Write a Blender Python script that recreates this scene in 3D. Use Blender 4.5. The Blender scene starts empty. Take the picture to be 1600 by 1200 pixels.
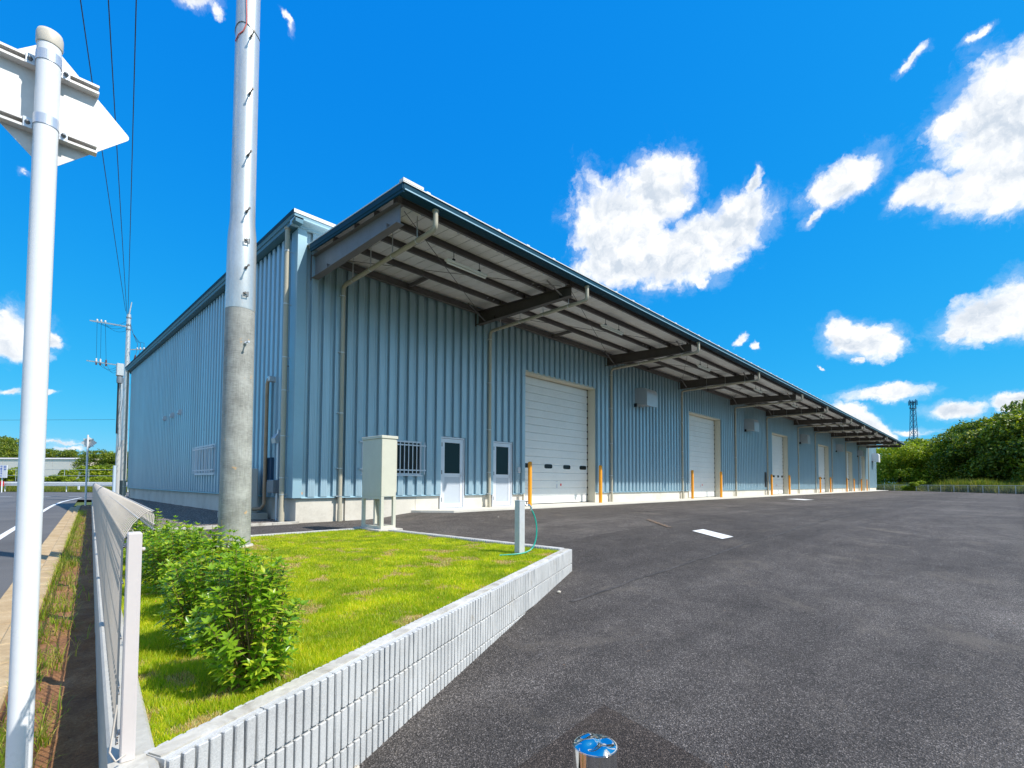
import bpy, math, random
import numpy as np
from mathutils import Vector, Matrix, noise as mnoise
R = math.radians
random.seed(7); rng = np.random.default_rng(7)
SC = bpy.context.scene; COL = SC.collection

# ------------------------------------------------------------------ camera
camd = bpy.data.cameras.new('camera'); cam = bpy.data.objects.new('camera', camd); COL.objects.link(cam)
camd.sensor_width = 36; camd.lens = 36*758/1600; camd.shift_y = (726-600)/1600
camd.clip_start = .05; camd.clip_end = 9000
AX = [Vector((.697, -.717, .005)), Vector((.716, .697, .038)), Vector((-.030, -.023, .999))]
fw = AX[1].normalized(); rt = (AX[0]-fw*AX[0].dot(fw)).normalized(); up = rt.cross(fw)
mm = Matrix((rt, up, -fw)).transposed().to_4x4(); cam.matrix_world = mm
SC.camera = cam
SC.view_settings.view_transform = 'Standard'; SC.view_settings.look = 'None'
SC.view_settings.exposure = 0.68; SC.view_settings.gamma = 1.0
SC.render.engine = 'CYCLES'
SC.cycles.max_bounces = 6; SC.cycles.diffuse_bounces = 3; SC.cycles.glossy_bounces = 3
SC.cycles.transmission_bounces = 4; SC.cycles.transparent_max_bounces = 6
SC.cycles.caustics_reflective = False; SC.cycles.caustics_refractive = False

# ------------------------------------------------------------------ node helper
class NT:
    def __init__(s, tree): s.t = tree; s.n = tree.nodes; s.l = tree.links
    def add(s, typ, **kw):
        nd = s.n.new(typ)
        for k, v in kw.items(): setattr(nd, k, v)
        return nd
    def put(s, sock, v):
        if isinstance(v, bpy.types.NodeSocket): s.l.new(v, sock)
        elif v is not None:
            try: sock.default_value = v
            except (TypeError, ValueError): sock.default_value = (*v, 1) if len(v) == 3 else v
    def math(s, op, a, b=None, c=None, clamp=False):
        nd = s.add('ShaderNodeMath', operation=op, use_clamp=clamp)
        s.put(nd.inputs[0], a)
        if b is not None: s.put(nd.inputs[1], b)
        if c is not None: s.put(nd.inputs[2], c)
        return nd.outputs[0]
    def vmath(s, op, a, b=None):
        nd = s.add('ShaderNodeVectorMath', operation=op)
        s.put(nd.inputs[0], a)
        if b is not None: s.put(nd.inputs[1], b)
        return nd.outputs['Value'] if op in ('LENGTH', 'DOT_PRODUCT') else nd.outputs[0]
    def noise(s, vec, scale, detail=4, rough=.55, dist=0):
        nd = s.add('ShaderNodeTexNoise'); nd.inputs['Scale'].default_value = scale
        nd.inputs['Detail'].default_value = detail; nd.inputs['Roughness'].default_value = rough
        nd.inputs['Distortion'].default_value = dist
        if vec is not None: s.l.new(vec, nd.inputs['Vector'])
        return nd
    def vor(s, vec, scale, feature='F1'):
        nd = s.add('ShaderNodeTexVoronoi', feature=feature); nd.inputs['Scale'].default_value = scale
        if vec is not None: s.l.new(vec, nd.inputs['Vector'])
        return nd
    def ramp(s, fac, stops):
        nd = s.add('ShaderNodeValToRGB'); s.put(nd.inputs[0], fac); e = nd.color_ramp.elements
        while len(e) < len(stops): e.new(.5)
        for i, (p, c) in enumerate(stops):
            e[i].position = p; e[i].color = (*c, 1) if hasattr(c, '__len__') else (c, c, c, 1)
        return nd.outputs[0]
    def mix(s, fac, a, b, mode='MIX'):
        nd = s.add('ShaderNodeMix', data_type='RGBA', blend_type=mode)
        s.put(nd.inputs[0], fac); s.put(nd.inputs[6], a); s.put(nd.inputs[7], b)
        return nd.outputs[2]
    def sstep(s, x, a, b):
        nd = s.add('ShaderNodeMapRange', interpolation_type='SMOOTHSTEP')
        s.put(nd.inputs[0], x); nd.inputs[1].default_value = a; nd.inputs[2].default_value = b
        return nd.outputs[0]

# ------------------------------------------------------------------ sky, sun
SUNV = Vector((.40, -1, 1.28)).normalized()
w = bpy.data.worlds.new('World'); SC.world = w; w.use_nodes = True
N = NT(w.node_tree); N.n.clear()
sky = N.add('ShaderNodeTexSky', sky_type='NISHITA'); sky.sun_disc = False
sky.sun_elevation = math.asin(SUNV.z); sky.sun_rotation = math.atan2(SUNV.x, SUNV.y)
sky.altitude = 50; sky.air_density = 1.0; sky.dust_density = .35; sky.ozone_density = 2.2
ssp = N.add('ShaderNodeSeparateColor'); N.l.new(sky.outputs[0], ssp.inputs[0]); scb = N.add('ShaderNodeCombineColor')
for ch, (pw, ga) in enumerate(((2.0, .021), (.57, .86), (.15, 3.0))):       # deep saturated blue of the photograph
    N.l.new(N.math('MULTIPLY', N.math('POWER', ssp.outputs[ch], pw), ga), scb.inputs[ch])
skyc = scb.outputs[0]
tc = N.add('ShaderNodeTexCoord').outputs['Generated']
sep = N.add('ShaderNodeSeparateXYZ'); N.l.new(tc, sep.inputs[0])
# azimuth measured from the building's diagonal, elevation upward, both in radians
fx = N.math('ADD', N.math('MULTIPLY', sep.outputs[0], .697), N.math('MULTIPLY', sep.outputs[1], -.717))
fy = N.math('ADD', N.math('MULTIPLY', sep.outputs[0], .717), N.math('MULTIPLY', sep.outputs[1], .697))
az = N.math('ARCTAN2', fx, fy); el = N.math('ARCSINE', sep.outputs[2])
cb = N.add('ShaderNodeCombineXYZ'); N.l.new(az, cb.inputs[0]); N.l.new(el, cb.inputs[1])
P0 = cb.outputs[0]
wn = N.noise(P0, 7, 3, .6); wv = N.vmath('MULTIPLY', N.vmath('SUBTRACT', wn.outputs['Color'], (.5, .5, .5)), (.06, .05, 0))
wn2 = N.noise(P0, 30, 3, .6); wv2 = N.vmath('MULTIPLY', N.vmath('SUBTRACT', wn2.outputs['Color'], (.5, .5, .5)), (.022, .018, 0))
wn3 = N.noise(P0, 95, 4, .7); wv3 = N.vmath('MULTIPLY', N.vmath('SUBTRACT', wn3.outputs['Color'], (.5, .5, .5)), (.016, .013, 0))
P1 = N.vmath('ADD', N.vmath('ADD', N.vmath('ADD', P0, wv), wv2), wv3)
# cloud masses: azimuth, elevation, half length, half height, tilt (radians), strength
CLOUDS = [(0.2157, 0.4787, 0.0815, 0.105, 0.9071, 1.12),
          (0.2954, 0.5331, 0.0694, 0.0603, 0.6612, 1.1),
          (0.2409, 0.4357, 0.1155, 0.0526, 0.0416, 1.1),
          (0.3514, 0.4297, 0.1163, 0.0571, 0.1339, 1.15),
          (0.4377, 0.4573, 0.065, 0.0506, 0.2402, 1.1),
          (0.3866, 0.4455, 0.072, 0.0463, 0.1558, 1.1),
          (0.469, 0.5093, 0.0293, 0.0152, 0.8949, 0.8),
          (0.3742, 0.3716, 0.0179, 0.0199, 0.5795, 0.8),
          (0.6116, 0.4831, 0.0619, 0.035, 0.2559, 1.0),
          (0.5639, 0.4443, 0.0283, 0.0119, 0.6211, 0.7),
          (0.7985, 0.4929, 0.0748, 0.0701, 0.2063, 1.1),
          (0.8258, 0.5319, 0.0464, 0.0455, 0.4136, 1.0),
          (0.7424, 0.5039, 0.0305, 0.0261, -0.0041, 0.95),
          (0.7179, 0.4348, 0.0528, 0.0292, -0.1016, 0.95),
          (0.7964, 0.4196, 0.077, 0.043, -0.2147, 1.1),
          (0.7028, 0.6028, 0.0278, 0.0097, 0.2952, 0.7),
          (0.7778, 0.5973, 0.0265, 0.0079, 0.1477, 0.7),
          (0.6272, 0.2433, 0.0659, 0.0337, -0.2876, 0.95),
          (0.5982, 0.2729, 0.0235, 0.0214, 0.2312, 0.8),
          (0.6204, 0.2101, 0.0159, 0.0138, 0.6952, 0.6),
          (0.7817, 0.2441, 0.0595, 0.0412, 0.1959, 1.0),
          (0.824, 0.249, 0.0458, 0.049, -0.0111, 1.0),
          (0.75, 0.226, 0.0318, 0.0186, -0.1982, 0.8),
          (0.6553, 0.1475, 0.0641, 0.0175, 0.0199, 0.95),
          (0.7474, 0.114, 0.0401, 0.0173, -0.0062, 0.95),
          (0.8082, 0.1205, 0.0263, 0.0153, 0.1309, 0.9),
          (0.6288, 0.1014, 0.0717, 0.0197, -0.7056, 0.9),
          (0.6944, 0.0826, 0.0506, 0.0102, -0.0643, 0.6),
          (0.7606, 0.0745, 0.0449, 0.0086, 0.0543, 0.5),
          (0.4405, 0.2627, 0.02, 0.0131, 0.3514, 0.75),
          (0.4694, 0.2458, 0.0155, 0.0105, -0.9545, 0.6),
          (0.5642, 0.1981, 0.0075, 0.0085, -0.1171, 0.6),
          (-0.8094, 0.2094, 0.0504, 0.0402, 0.0192, 1.0),
          (-0.7675, 0.2137, 0.016, 0.0225, 0.2016, 0.8),
          (-0.807, 0.1314, 0.0254, 0.0109, 0.26, 0.75),
          (-0.7706, 0.1328, 0.0236, 0.0052, 0.1314, 0.5),
          (-0.751, 0.0592, 0.0495, 0.0076, -0.0352, 0.65),
          (-0.74, 0.0501, 0.0463, 0.0087, 0.1446, 0.6),
          (-0.5993, 0.702, 0.0584, 0.0158, 0.1307, 0.6),
          (-0.5653, 0.6986, 0.0249, 0.0148, -0.4824, 0.45),
          (-0.4525, 0.7208, 0.0291, 0.0107, -0.7084, 0.55),
          (-0.8038, 0.4299, 0.0116, 0.0064, 0.0733, 0.45)]
q = None
for (a_, e_, ra, rb, rot, st) in CLOUDS:
    mp = N.add('ShaderNodeMapping', vector_type='TEXTURE'); N.l.new(P1, mp.inputs[0])
    mp.inputs['Location'].default_value = (a_, e_, 0); mp.inputs['Rotation'].default_value = (0, 0, rot)
    mp.inputs['Scale'].default_value = (ra, rb, 1)
    v = N.math('SUBTRACT', st, N.vmath('LENGTH', mp.outputs[0]))
    q = v if q is None else N.math('MAXIMUM', q, v)
# unseen clouds outside the view, added thick to whiten the blue fill light
gn = N.noise(N.vmath('MULTIPLY', P0, (1, 2.4, 1)), 2.2, 6, .55)
side = N.sstep(N.math('ABSOLUTE', az), 1.0, 1.35)
low = N.math('MULTIPLY', N.sstep(el, .02, .12), N.math('SUBTRACT', 1, N.sstep(el, 1.0, 1.4)))
gq = N.math('SUBTRACT', N.math('MULTIPLY', N.math('SUBTRACT', gn.outputs[0], .49), 5), N.math('MULTIPLY', N.math('SUBTRACT', 1, N.math('MULTIPLY', side, low)), 5))
q = N.math('MAXIMUM', q, gq)
fb = N.noise(P1, 22, 9, .62)
dn = N.math('ADD', q, N.math('MULTIPLY', N.math('SUBTRACT', fb.outputs[0], .5), 1.35))
veil = N.math('MULTIPLY', N.sstep(N.math('ADD', q, N.math('MULTIPLY', N.math('SUBTRACT', N.noise(P1, 14, 8, .7).outputs[0], .5), 2.2)), -.30, .45), .20)
dens = N.math('MAXIMUM', N.sstep(dn, -.06, .42), veil)
sh = N.noise(N.vmath('ADD', P1, (.012, -.02, 0)), 11, 5, .55)
gy = N.math('MULTIPLY', N.sstep(q, .10, .60), N.sstep(sh.outputs[0], .38, .60))
fb2 = N.noise(N.vmath('ADD', P1, (.010, .016, 0)), 22, 9, .62); fb3 = N.noise(N.vmath('ADD', P1, (.022, .034, 0)), 11, 4, .5)
rl = N.math('MULTIPLY', N.math('SUBTRACT', fb2.outputs[0], fb.outputs[0]), 3.2); rl2 = N.math('MULTIPLY', N.math('SUBTRACT', fb3.outputs[0], sh.outputs[0]), 2.0)
gy2 = N.math('ADD', N.math('MULTIPLY', gy, .50), N.math('MULTIPLY', N.math('ADD', N.math('ADD', rl, rl2), .12), N.sstep(dn, .1, .6)), clamp=True)
cc = N.mix(gy2, (4.5, 4.55, 4.6), (2.7, 3.05, 3.5))
wcol = N.mix(dens, skyc, cc)
bg = N.add('ShaderNodeBackground'); N.l.new(wcol, bg.inputs[0]); bg.inputs[1].default_value = .15
wo = N.add('ShaderNodeOutputWorld'); N.l.new(bg.outputs[0], wo.inputs[0])

sd = bpy.data.lights.new('sun', 'SUN'); sd.energy = 3.6; sd.angle = R(.53); sd.color = (1, .95, .87)
so = bpy.data.objects.new('sun', sd); COL.objects.link(so)
so.rotation_euler = SUNV.to_track_quat('Z', 'Y').to_euler(); so.location = (0, 0, 40)

# ------------------------------------------------------------------ materials
MATS = {}
def mat(name, col=None, rough=.6, metal=0., var=.0, vscale=3., bump=0., bscale=60., spec=.5, stretch=(1, 1, 1), fn=None, coat=0.):
    if name in MATS: return MATS[name]
    m = bpy.data.materials.new(name); m.use_nodes = True; T = NT(m.node_tree)
    b = T.n['Principled BSDF']; b.inputs['Roughness'].default_value = rough; b.inputs['Metallic'].default_value = metal
    b.inputs['Specular IOR Level'].default_value = spec; b.inputs['Coat Weight'].default_value = coat
    if col: b.inputs['Base Color'].default_value = (*col, 1)
    gp = T.add('ShaderNodeNewGeometry').outputs['Position']
    if var:
        v = T.vmath('MULTIPLY', gp, stretch)
        n1 = T.noise(v, vscale, 6, .6); n2 = T.noise(v, vscale*9, 3, .6)
        f = T.math('ADD', T.math('MULTIPLY', n1.outputs[0], .65), T.math('MULTIPLY', n2.outputs[0], .35))
        lo = tuple(c*(1-var) for c in col); hi = tuple(min(1, c*(1+var)) for c in col)
        T.l.new(T.ramp(f, [(.32, lo), (.68, hi)]), b.inputs['Base Color'])
        T.l.new(T.ramp(f, [(.3, min(1, rough+.08)), (.7, max(0, rough-.08))]), b.inputs['Roughness'])
    if bump:
        n3 = T.noise(gp, bscale, 4, .6); bp = T.add('ShaderNodeBump'); bp.inputs['Strength'].default_value = bump
        bp.inputs['Distance'].default_value = .004; T.l.new(n3.outputs[0], bp.inputs['Height']); T.l.new(bp.outputs[0], b.inputs['Normal'])
    if fn: fn(T, b, gp)
    MATS[name] = m; return m

SIDING = mat('siding_blue', (.41, .56, .64), .33, .30, var=.09, vscale=1.6, stretch=(1, 1, .06))
SIDE_TRIM = mat('siding_trim', (.33, .51, .60), .36, .2, var=.04, vscale=1)
FASCIA = mat('fascia_dark_blue', (.010, .060, .10), .65, .0, spec=.12, var=.08, vscale=2)
ROOFW = mat('roof_cap_pale', (.72, .72, .70), .45, .1, var=.06)
DECK = mat('deck_underside', (.82, .82, .79), .55, .1, var=.08, vscale=2)
STEEL = mat('brown_steel', (.085, .072, .062), .5, .1, var=.15, vscale=4)
STEELG = mat('grey_steel', (.15, .14, .135), .5, .2, var=.15, vscale=4)
CREAM = mat('cream_metal', (.66, .62, .50), .45, .0, var=.05, vscale=1.5)
PVC = mat('beige_pvc', (.48, .44, .34), .4, 0, var=.06, vscale=2)
SHUT = mat('shutter_white', (.82, .83, .81), .42, .05, var=.05, vscale=1.2)
BLACK = mat('black_rubber', (.012, .012, .014), .5)
DGLASS = mat('dark_glass', (.008, .012, .014), .18, 0, spec=.25)
GGLASS = mat('green_glass', (.006, .03, .036), .3, 0, spec=.2)
ALU = mat('aluminium', (.66, .68, .72), .35, .55, var=.05)
ALUW = mat('aluminium_white', (.72, .75, .80), .4, .2, var=.04)
DOORP = mat('door_panel_grey', (.52, .57, .63), .45, .1, var=.05)
GALV = mat('galvanised', (.62, .64, .64), .38, .55, var=.16, vscale=5, stretch=(1, 1, .5))
BEIGE = mat('cabinet_beige', (.62, .60, .50), .4, 0, var=.05, vscale=2, bump=.06, bscale=200)
FENCEM = mat('fence_beige', (.56, .50, .43), .45, 0, var=.06, vscale=3)
POSTM = mat('post_beige', (.66, .60, .57), .4, 0, var=.04, vscale=5)
WHITEP = mat('white_paint_pole', (.80, .81, .82), .32, 0, var=.04, vscale=6)
PLATE = mat('sign_back', (.74, .72, .69), .42, .15, var=.08, vscale=8)
ORANGE = mat('orange_post', (.95, .36, .01), .4, 0, var=.08, vscale=3)
GREENH = mat('green_hose', (.0, .36, .27), .3)
CHROME = mat('chrome', (.80, .80, .80), .06, 1.0)
WIRE = mat('wire_black', (.015, .015, .018), .5)
REDC = mat('red_cord', (.75, .10, .08), .5)
RAILW = mat('guardrail_white', (.78, .79, .80), .4, 0, var=.08)
PORC = mat('porcelain', (.75, .72, .68), .25)
PORCB = mat('porcelain_brown', (.14, .05, .03), .3)
HALL = mat('hall_white', (.86, .80, .74), .6, 0, var=.06, vscale=.25)
HALLR = mat('hall_roof', (.66, .60, .57), .6, 0, var=.08, vscale=.2)
BARK = mat('bark', (.10, .075, .05), .9, 0, var=.3, vscale=3, bump=.5, bscale=20)
TWIG = mat('twig', (.20, .14, .05), .8, 0, var=.3, vscale=20)
TOWERM = mat('tower_blue', (.02, .14, .27), .5)
STONE = mat('pale_stone', (.55, .50, .42), .8, 0, var=.2, vscale=30)
CACC = mat('white_line', (.80, .80, .78), .6, 0, var=.12, vscale=6)
ACM = mat('ac_grey', (.55, .56, .53), .5, 0, var=.05)
BLUEINK = mat('blue_ink', (.03, .12, .60), .6)
REDP = mat('red_paint', (.75, .02, .02), .5)
STEELP = mat('conduit_grey', (.26, .28, .30), .4, .4, var=.1)

def f_conc(T, b, gp):
    n1 = T.noise(gp, 1.3, 7, .65); n2 = T.noise(gp, 28, 5, .7); v = T.vor(gp, 9)
    f = T.math('ADD', T.math('MULTIPLY', n1.outputs[0], .6), T.math('MULTIPLY', n2.outputs[0], .4))
    c = T.ramp(f, [(.3, (.36, .34, .30)), (.5, (.47, .45, .40)), (.7, (.56, .54, .49))])
    c = T.mix(T.sstep(v.outputs['Distance'], .055, .02), c, (.18, .16, .13))
    T.l.new(c, b.inputs['Base Color'])
    bp = T.add('ShaderNodeBump'); bp.inputs['Strength'].default_value = .25; bp.inputs['Distance'].default_value = .006
    T.l.new(n2.outputs[0], bp.inputs['Height']); T.l.new(bp.outputs[0], b.inputs['Normal'])
CONC = mat('concrete', rough=.85, fn=f_conc)
def f_kerb(T, b, gp):
    n1 = T.noise(gp, 2.2, 7, .7); n2 = T.noise(gp, 40, 5, .7)
    f = T.math('ADD', T.math('MULTIPLY', n1.outputs[0], .65), T.math('MULTIPLY', n2.outputs[0], .35))
    T.l.new(T.ramp(f, [(.3, (.28, .18, .09)), (.5, (.46, .33, .18)), (.7, (.62, .50, .33))]), b.inputs['Base Color'])
    bp = T.add('ShaderNodeBump'); bp.inputs['Strength'].default_value = .4; bp.inputs['Distance'].default_value = .006
    T.l.new(n2.outputs[0], bp.inputs['Height']); T.l.new(bp.outputs[0], b.inputs['Normal'])
KERBM = mat('kerb_stained', rough=.9, fn=f_kerb)
def f_block(T, b, gp):
    n1 = T.noise(gp, 3, 6, .6); n2 = T.noise(gp, 160, 4, .75)
    f = T.math('ADD', T.math('MULTIPLY', n1.outputs[0], .4), T.math('MULTIPLY', n2.outputs[0], .6))
    c = T.ramp(f, [(.32, (.36, .36, .355)), (.5, (.54, .54, .53)), (.68, (.68, .675, .66))])
    sx = T.add('ShaderNodeSeparateXYZ'); T.l.new(gp, sx.inputs[0])
    st = T.math('MULTIPLY', T.sstep(T.noise(gp, 4, 5, .7).outputs[0], .58, .72), .5)
    c = T.mix(st, c, (.42, .36, .27)); T.l.new(c, b.inputs['Base Color'])
    bp = T.add('ShaderNodeBump'); bp.inputs['Strength'].default_value = .5; bp.inputs['Distance'].default_value = .004
    T.l.new(n2.outputs[0], bp.inputs['Height']); T.l.new(bp.outputs[0], b.inputs['Normal'])
BLOCK = mat('split_block', rough=.9, fn=f_block)
def f_mortar(T, b, gp):
    n1 = T.noise(gp, 5, 7, .7, .5)
    T.l.new(T.ramp(n1.outputs[0], [(.35, (.33, .30, .25)), (.5, (.50, .47, .41)), (.65, (.66, .63, .57))]), b.inputs['Base Color'])
    bp = T.add('ShaderNodeBump'); bp.inputs['Strength'].default_value = .5; bp.inputs['Distance'].default_value = .006
    T.l.new(n1.outputs[0], bp.inputs['Height']); T.l.new(bp.outputs[0], b.inputs['Normal'])
MORTAR = mat('mortar', rough=.9, fn=f_mortar)

def f_asph(T, b, gp):
    sp = T.vmath('MULTIPLY', gp, (1, 1, 0))
    n0 = T.noise(sp, .22, 6, .6, .6); n1 = T.noise(T.vmath('MULTIPLY', sp, (.35, 1.6, 1)), 1.1, 6, .65)
    n2 = T.noise(sp, 70, 3, .8); v = T.vor(sp, 150)
    n3 = T.noise(sp, 2.2, 8, .72, .3)
    f = T.math('ADD', T.math('MULTIPLY', n0.outputs[0], .40), T.math('ADD', T.math('MULTIPLY', n1.outputs[0], .30), T.math('MULTIPLY', n3.outputs[0], .30)))
    c = T.ramp(f, [(.38, (.056, .049, .045)), (.50, (.090, .079, .072)), (.60, (.132, .117, .106)), (.70, (.20, .178, .16))])
    # aggregate
    sc = T.add('ShaderNodeSeparateColor'); T.l.new(v.outputs['Color'], sc.inputs[0])
    ag = T.ramp(sc.outputs[0], [(0, .35), (.45, .78), (.8, 1.25), (.93, 2.2), (1, 3.4)])
    c = T.mix(1, c, ag, 'MULTIPLY')
    # tan dust smears and rusty spots
    du = T.math('MULTIPLY', T.sstep(T.noise(sp, .9, 7, .7, .6).outputs[0], .53, .70), .55)
    c = T.mix(du, c, (.17, .145, .12))
    ru = T.math('MULTIPLY', T.sstep(T.noise(sp, 3.1, 5, .8).outputs[0], .67, .73), T.sstep(n2.outputs[0], .45, .6))
    c = T.mix(T.math('MULTIPLY', ru, .55), c, (.42, .21, .07))
    # pale scuffs
    sf = T.math('MULTIPLY', T.sstep(T.noise(T.vmath('MULTIPLY', sp, (.5, 3.2, 1)), 1.7, 8, .75, 1).outputs[0], .60, .72), .5)
    c = T.mix(sf, c, (.20, .19, .185))
    # paver lanes of slightly different tone, and tyre arcs
    xy = T.add('ShaderNodeSeparateXYZ'); T.l.new(T.vmath('ADD', sp, T.vmath('MULTIPLY', T.noise(sp, .6, 3, .6).outputs['Color'], (.25, .25, 0))), xy.inputs[0])
    ln = T.math('FLOOR', T.math('DIVIDE', T.math('ADD', xy.outputs[1], T.math('MULTIPLY', xy.outputs[0], .03)), 3.05)); wn_ = T.add('ShaderNodeTexWhiteNoise', noise_dimensions='1D'); T.l.new(ln, wn_.inputs['W'])
    c = T.mix(1, c, T.ramp(wn_.outputs['Value'], [(0, .84), (1, 1.14)]), 'MULTIPLY')
    br = T.sstep(T.noise(sp, 5, 6, .75).outputs[0], .40, .62)
    for (ax_, ay_, rr_, ww_) in ((6.5, -9.5, 12.2, .13), (6.5, -9.5, 13.85, .13), (16.0, 14.5, 10.6, .12), (16.2, 14.3, 12.1, .12), (3.0, -14.0, 16.0, .14), (24, -16, 18.0, .15), (24, -16, 19.7, .15)):
        dd_ = T.math('ABSOLUTE', T.math('SUBTRACT', T.vmath('LENGTH', T.vmath('SUBTRACT', sp, (ax_, ay_, 0))), rr_))
        c = T.mix(T.math('MULTIPLY', T.math('MULTIPLY', T.math('SUBTRACT', 1, T.sstep(dd_, ww_*.6, ww_)), br), .26), c, (.035, .032, .030))
    T.l.new(c, b.inputs['Base Color']); b.inputs['Specular IOR Level'].default_value = .28
    hh = T.math('ADD', T.math('MULTIPLY', v.outputs['Distance'], .7), T.math('MULTIPLY', n2.outputs[0], .5))
    bp = T.add('ShaderNodeBump'); bp.inputs['Strength'].default_value = 1; bp.inputs['Distance'].default_value = .010
    T.l.new(hh, bp.inputs['Height']); T.l.new(bp.outputs[0], b.inputs['Normal'])
ASPH = mat('asphalt_yard', rough=.85, fn=f_asph)
def f_road(T, b, gp):
    n0 = T.noise(gp, .35, 5, .6); n2 = T.noise(gp, 80, 3, .8)
    f = T.math('ADD', T.math('MULTIPLY', n0.outputs[0], .6), T.math('MULTIPLY', n2.outputs[0], .4))
    T.l.new(T.ramp(f, [(.35, (.085, .082, .080)), (.65, (.15, .145, .14))]), b.inputs['Base Color'])
    bp = T.add('ShaderNodeBump'); bp.inputs['Strength'].default_value = .6; bp.inputs['Distance'].default_value = .005
    T.l.new(n2.outputs[0], bp.inputs['Height']); T.l.new(bp.outputs[0], b.inputs['Normal'])
ROADM = mat('asphalt_road', rough=.85, fn=f_road)
def f_soil(T, b, gp):
    n0 = T.noise(gp, 4, 7, .7); n2 = T.noise(gp, 60, 5, .8); v = T.vor(gp, 45)
    f = T.math('ADD', T.math('MULTIPLY', n0.outputs[0], .5), T.math('MULTIPLY', n2.outputs[0], .5))
    c = T.ramp(f, [(.35, (.13, .05, .02)), (.5, (.31, .14, .055)), (.66, (.52, .28, .13))])
    c = T.mix(T.math('MULTIPLY', T.sstep(v.outputs['Distance'], .16, .06), T.sstep(n0.outputs[0], .5, .62)), c, (.5, .42, .34))
    T.l.new(c, b.inputs['Base Color'])
    bp = T.add('ShaderNodeBump'); bp.inputs['Strength'].default_value = 1; bp.inputs['Distance'].default_value = .02
    T.l.new(f, bp.inputs['Height']); T.l.new(bp.outputs[0], b.inputs['Normal'])
SOIL = mat('soil', rough=.95, fn=f_soil)
def f_gravel(T, b, gp):
    v = T.vor(gp, 28); n = T.noise(gp, 1.5, 5, .6)
    sc = T.add('ShaderNodeSeparateColor'); T.l.new(v.outputs['Color'], sc.inputs[0])
    c = T.ramp(sc.outputs[0], [(0, (.16, .13, .11)), (.5, (.36, .30, .26)), (1, (.60, .54, .48))])
    c = T.mix(T.sstep(v.outputs['Distance'], .3, .55), c, (.10, .08, .06)); T.l.new(c, b.inputs['Base Color'])
    bp = T.add('ShaderNodeBump', invert=True); bp.inputs['Strength'].default_value = 1; bp.inputs['Distance'].default_value = .02
    T.l.new(v.outputs['Distance'], bp.inputs['Height']); T.l.new(bp.outputs[0], b.inputs['Normal'])
GRAVEL = mat('gravel', rough=.9, fn=f_gravel)
def f_lawn(T, b, gp):
    n0 = T.noise(gp, 3.1, 6, .65); n2 = T.noise(gp, 70, 4, .7)
    g = T.ramp(n2.outputs[0], [(.35, (.06, .10, .005)), (.65, (.18, .24, .012))])
    d = T.ramp(n2.outputs[0], [(.35, (.22, .15, .06)), (.65, (.55, .42, .22))])
    T.l.new(T.mix(T.sstep(n0.outputs[0], .50, .60), g, d), b.inputs['Base Color'])
LAWNM = mat('lawn_soil', rough=.95, fn=f_lawn)
def f_field(T, b, gp):
    n0 = T.noise(gp, .12, 6, .6); n2 = T.noise(gp, 3, 5, .7)
    f = T.math('ADD', T.math('MULTIPLY', n0.outputs[0], .5), T.math('MULTIPLY', n2.outputs[0], .5))
    T.l.new(T.ramp(f, [(.35, (.05, .085, .015)), (.55, (.11, .15, .03)), (.68, (.26, .22, .10))]), b.inputs['Base Color'])
FIELD = mat('field_green', rough=.95, fn=f_field)

def leafmat(name, a, b_, c_, trans=.35, rough=.45, pos=0.):
    m = bpy.data.materials.new(name); m.use_nodes = True; T = NT(m.node_tree); T.n.remove(T.n['Principled BSDF'])
    g = T.add('ShaderNodeNewGeometry'); rnd = g.outputs['Random Per Island']
    col = T.ramp(rnd, [(0, a), (.55, b_), (.92, c_)])
    if pos:
        n = T.noise(g.outputs['Position'], pos, 4, .6)
        col = T.mix(1, col, T.ramp(n.outputs[0], [(.35, (.72, .78, .8)), (.65, (1.3, 1.18, .9))]), 'MULTIPLY')
    p = T.add('ShaderNodeBsdfPrincipled'); p.inputs['Roughness'].default_value = rough; T.l.new(col, p.inputs['Base Color'])
    tr = T.add('ShaderNodeBsdfTranslucent'); T.l.new(T.mix(1, col, (1.5, 1.6, .6), 'MULTIPLY'), tr.inputs[0])
    mx = T.add('ShaderNodeMixShader'); mx.inputs[0].default_value = trans
    T.l.new(p.outputs[0], mx.inputs[1]); T.l.new(tr.outputs[0], mx.inputs[2]); T.l.new(mx.outputs[0], T.n['Material Output'].inputs[0])
    return m
def colmul(m, *_): return m
GRASSM = leafmat('grass_blades', (.25, .38, .004), (.44, .56, .008), (.70, .60, .07), .45, .5, 2.2)
WEEDM = leafmat('weed_blades', (.16, .28, .01), (.34, .44, .02), (.62, .46, .14), .45, .5)
BUSHM = leafmat('bush_leaves', (.10, .24, .012), (.22, .38, .02), (.52, .58, .04), .38, .32)
TREEM = leafmat('tree_leaves', (.055, .105, .008), (.13, .20, .012), (.30, .34, .03), .3, .5, .25)
TREEY = leafmat('tree_leaves_light', (.14, .22, .008), (.25, .34, .01), (.42, .46, .03), .35, .5, .3)
ROUGHG = leafmat('rough_grass', (.08, .13, .01), (.15, .20, .02), (.33, .30, .06), .35, .6, .4)

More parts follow.
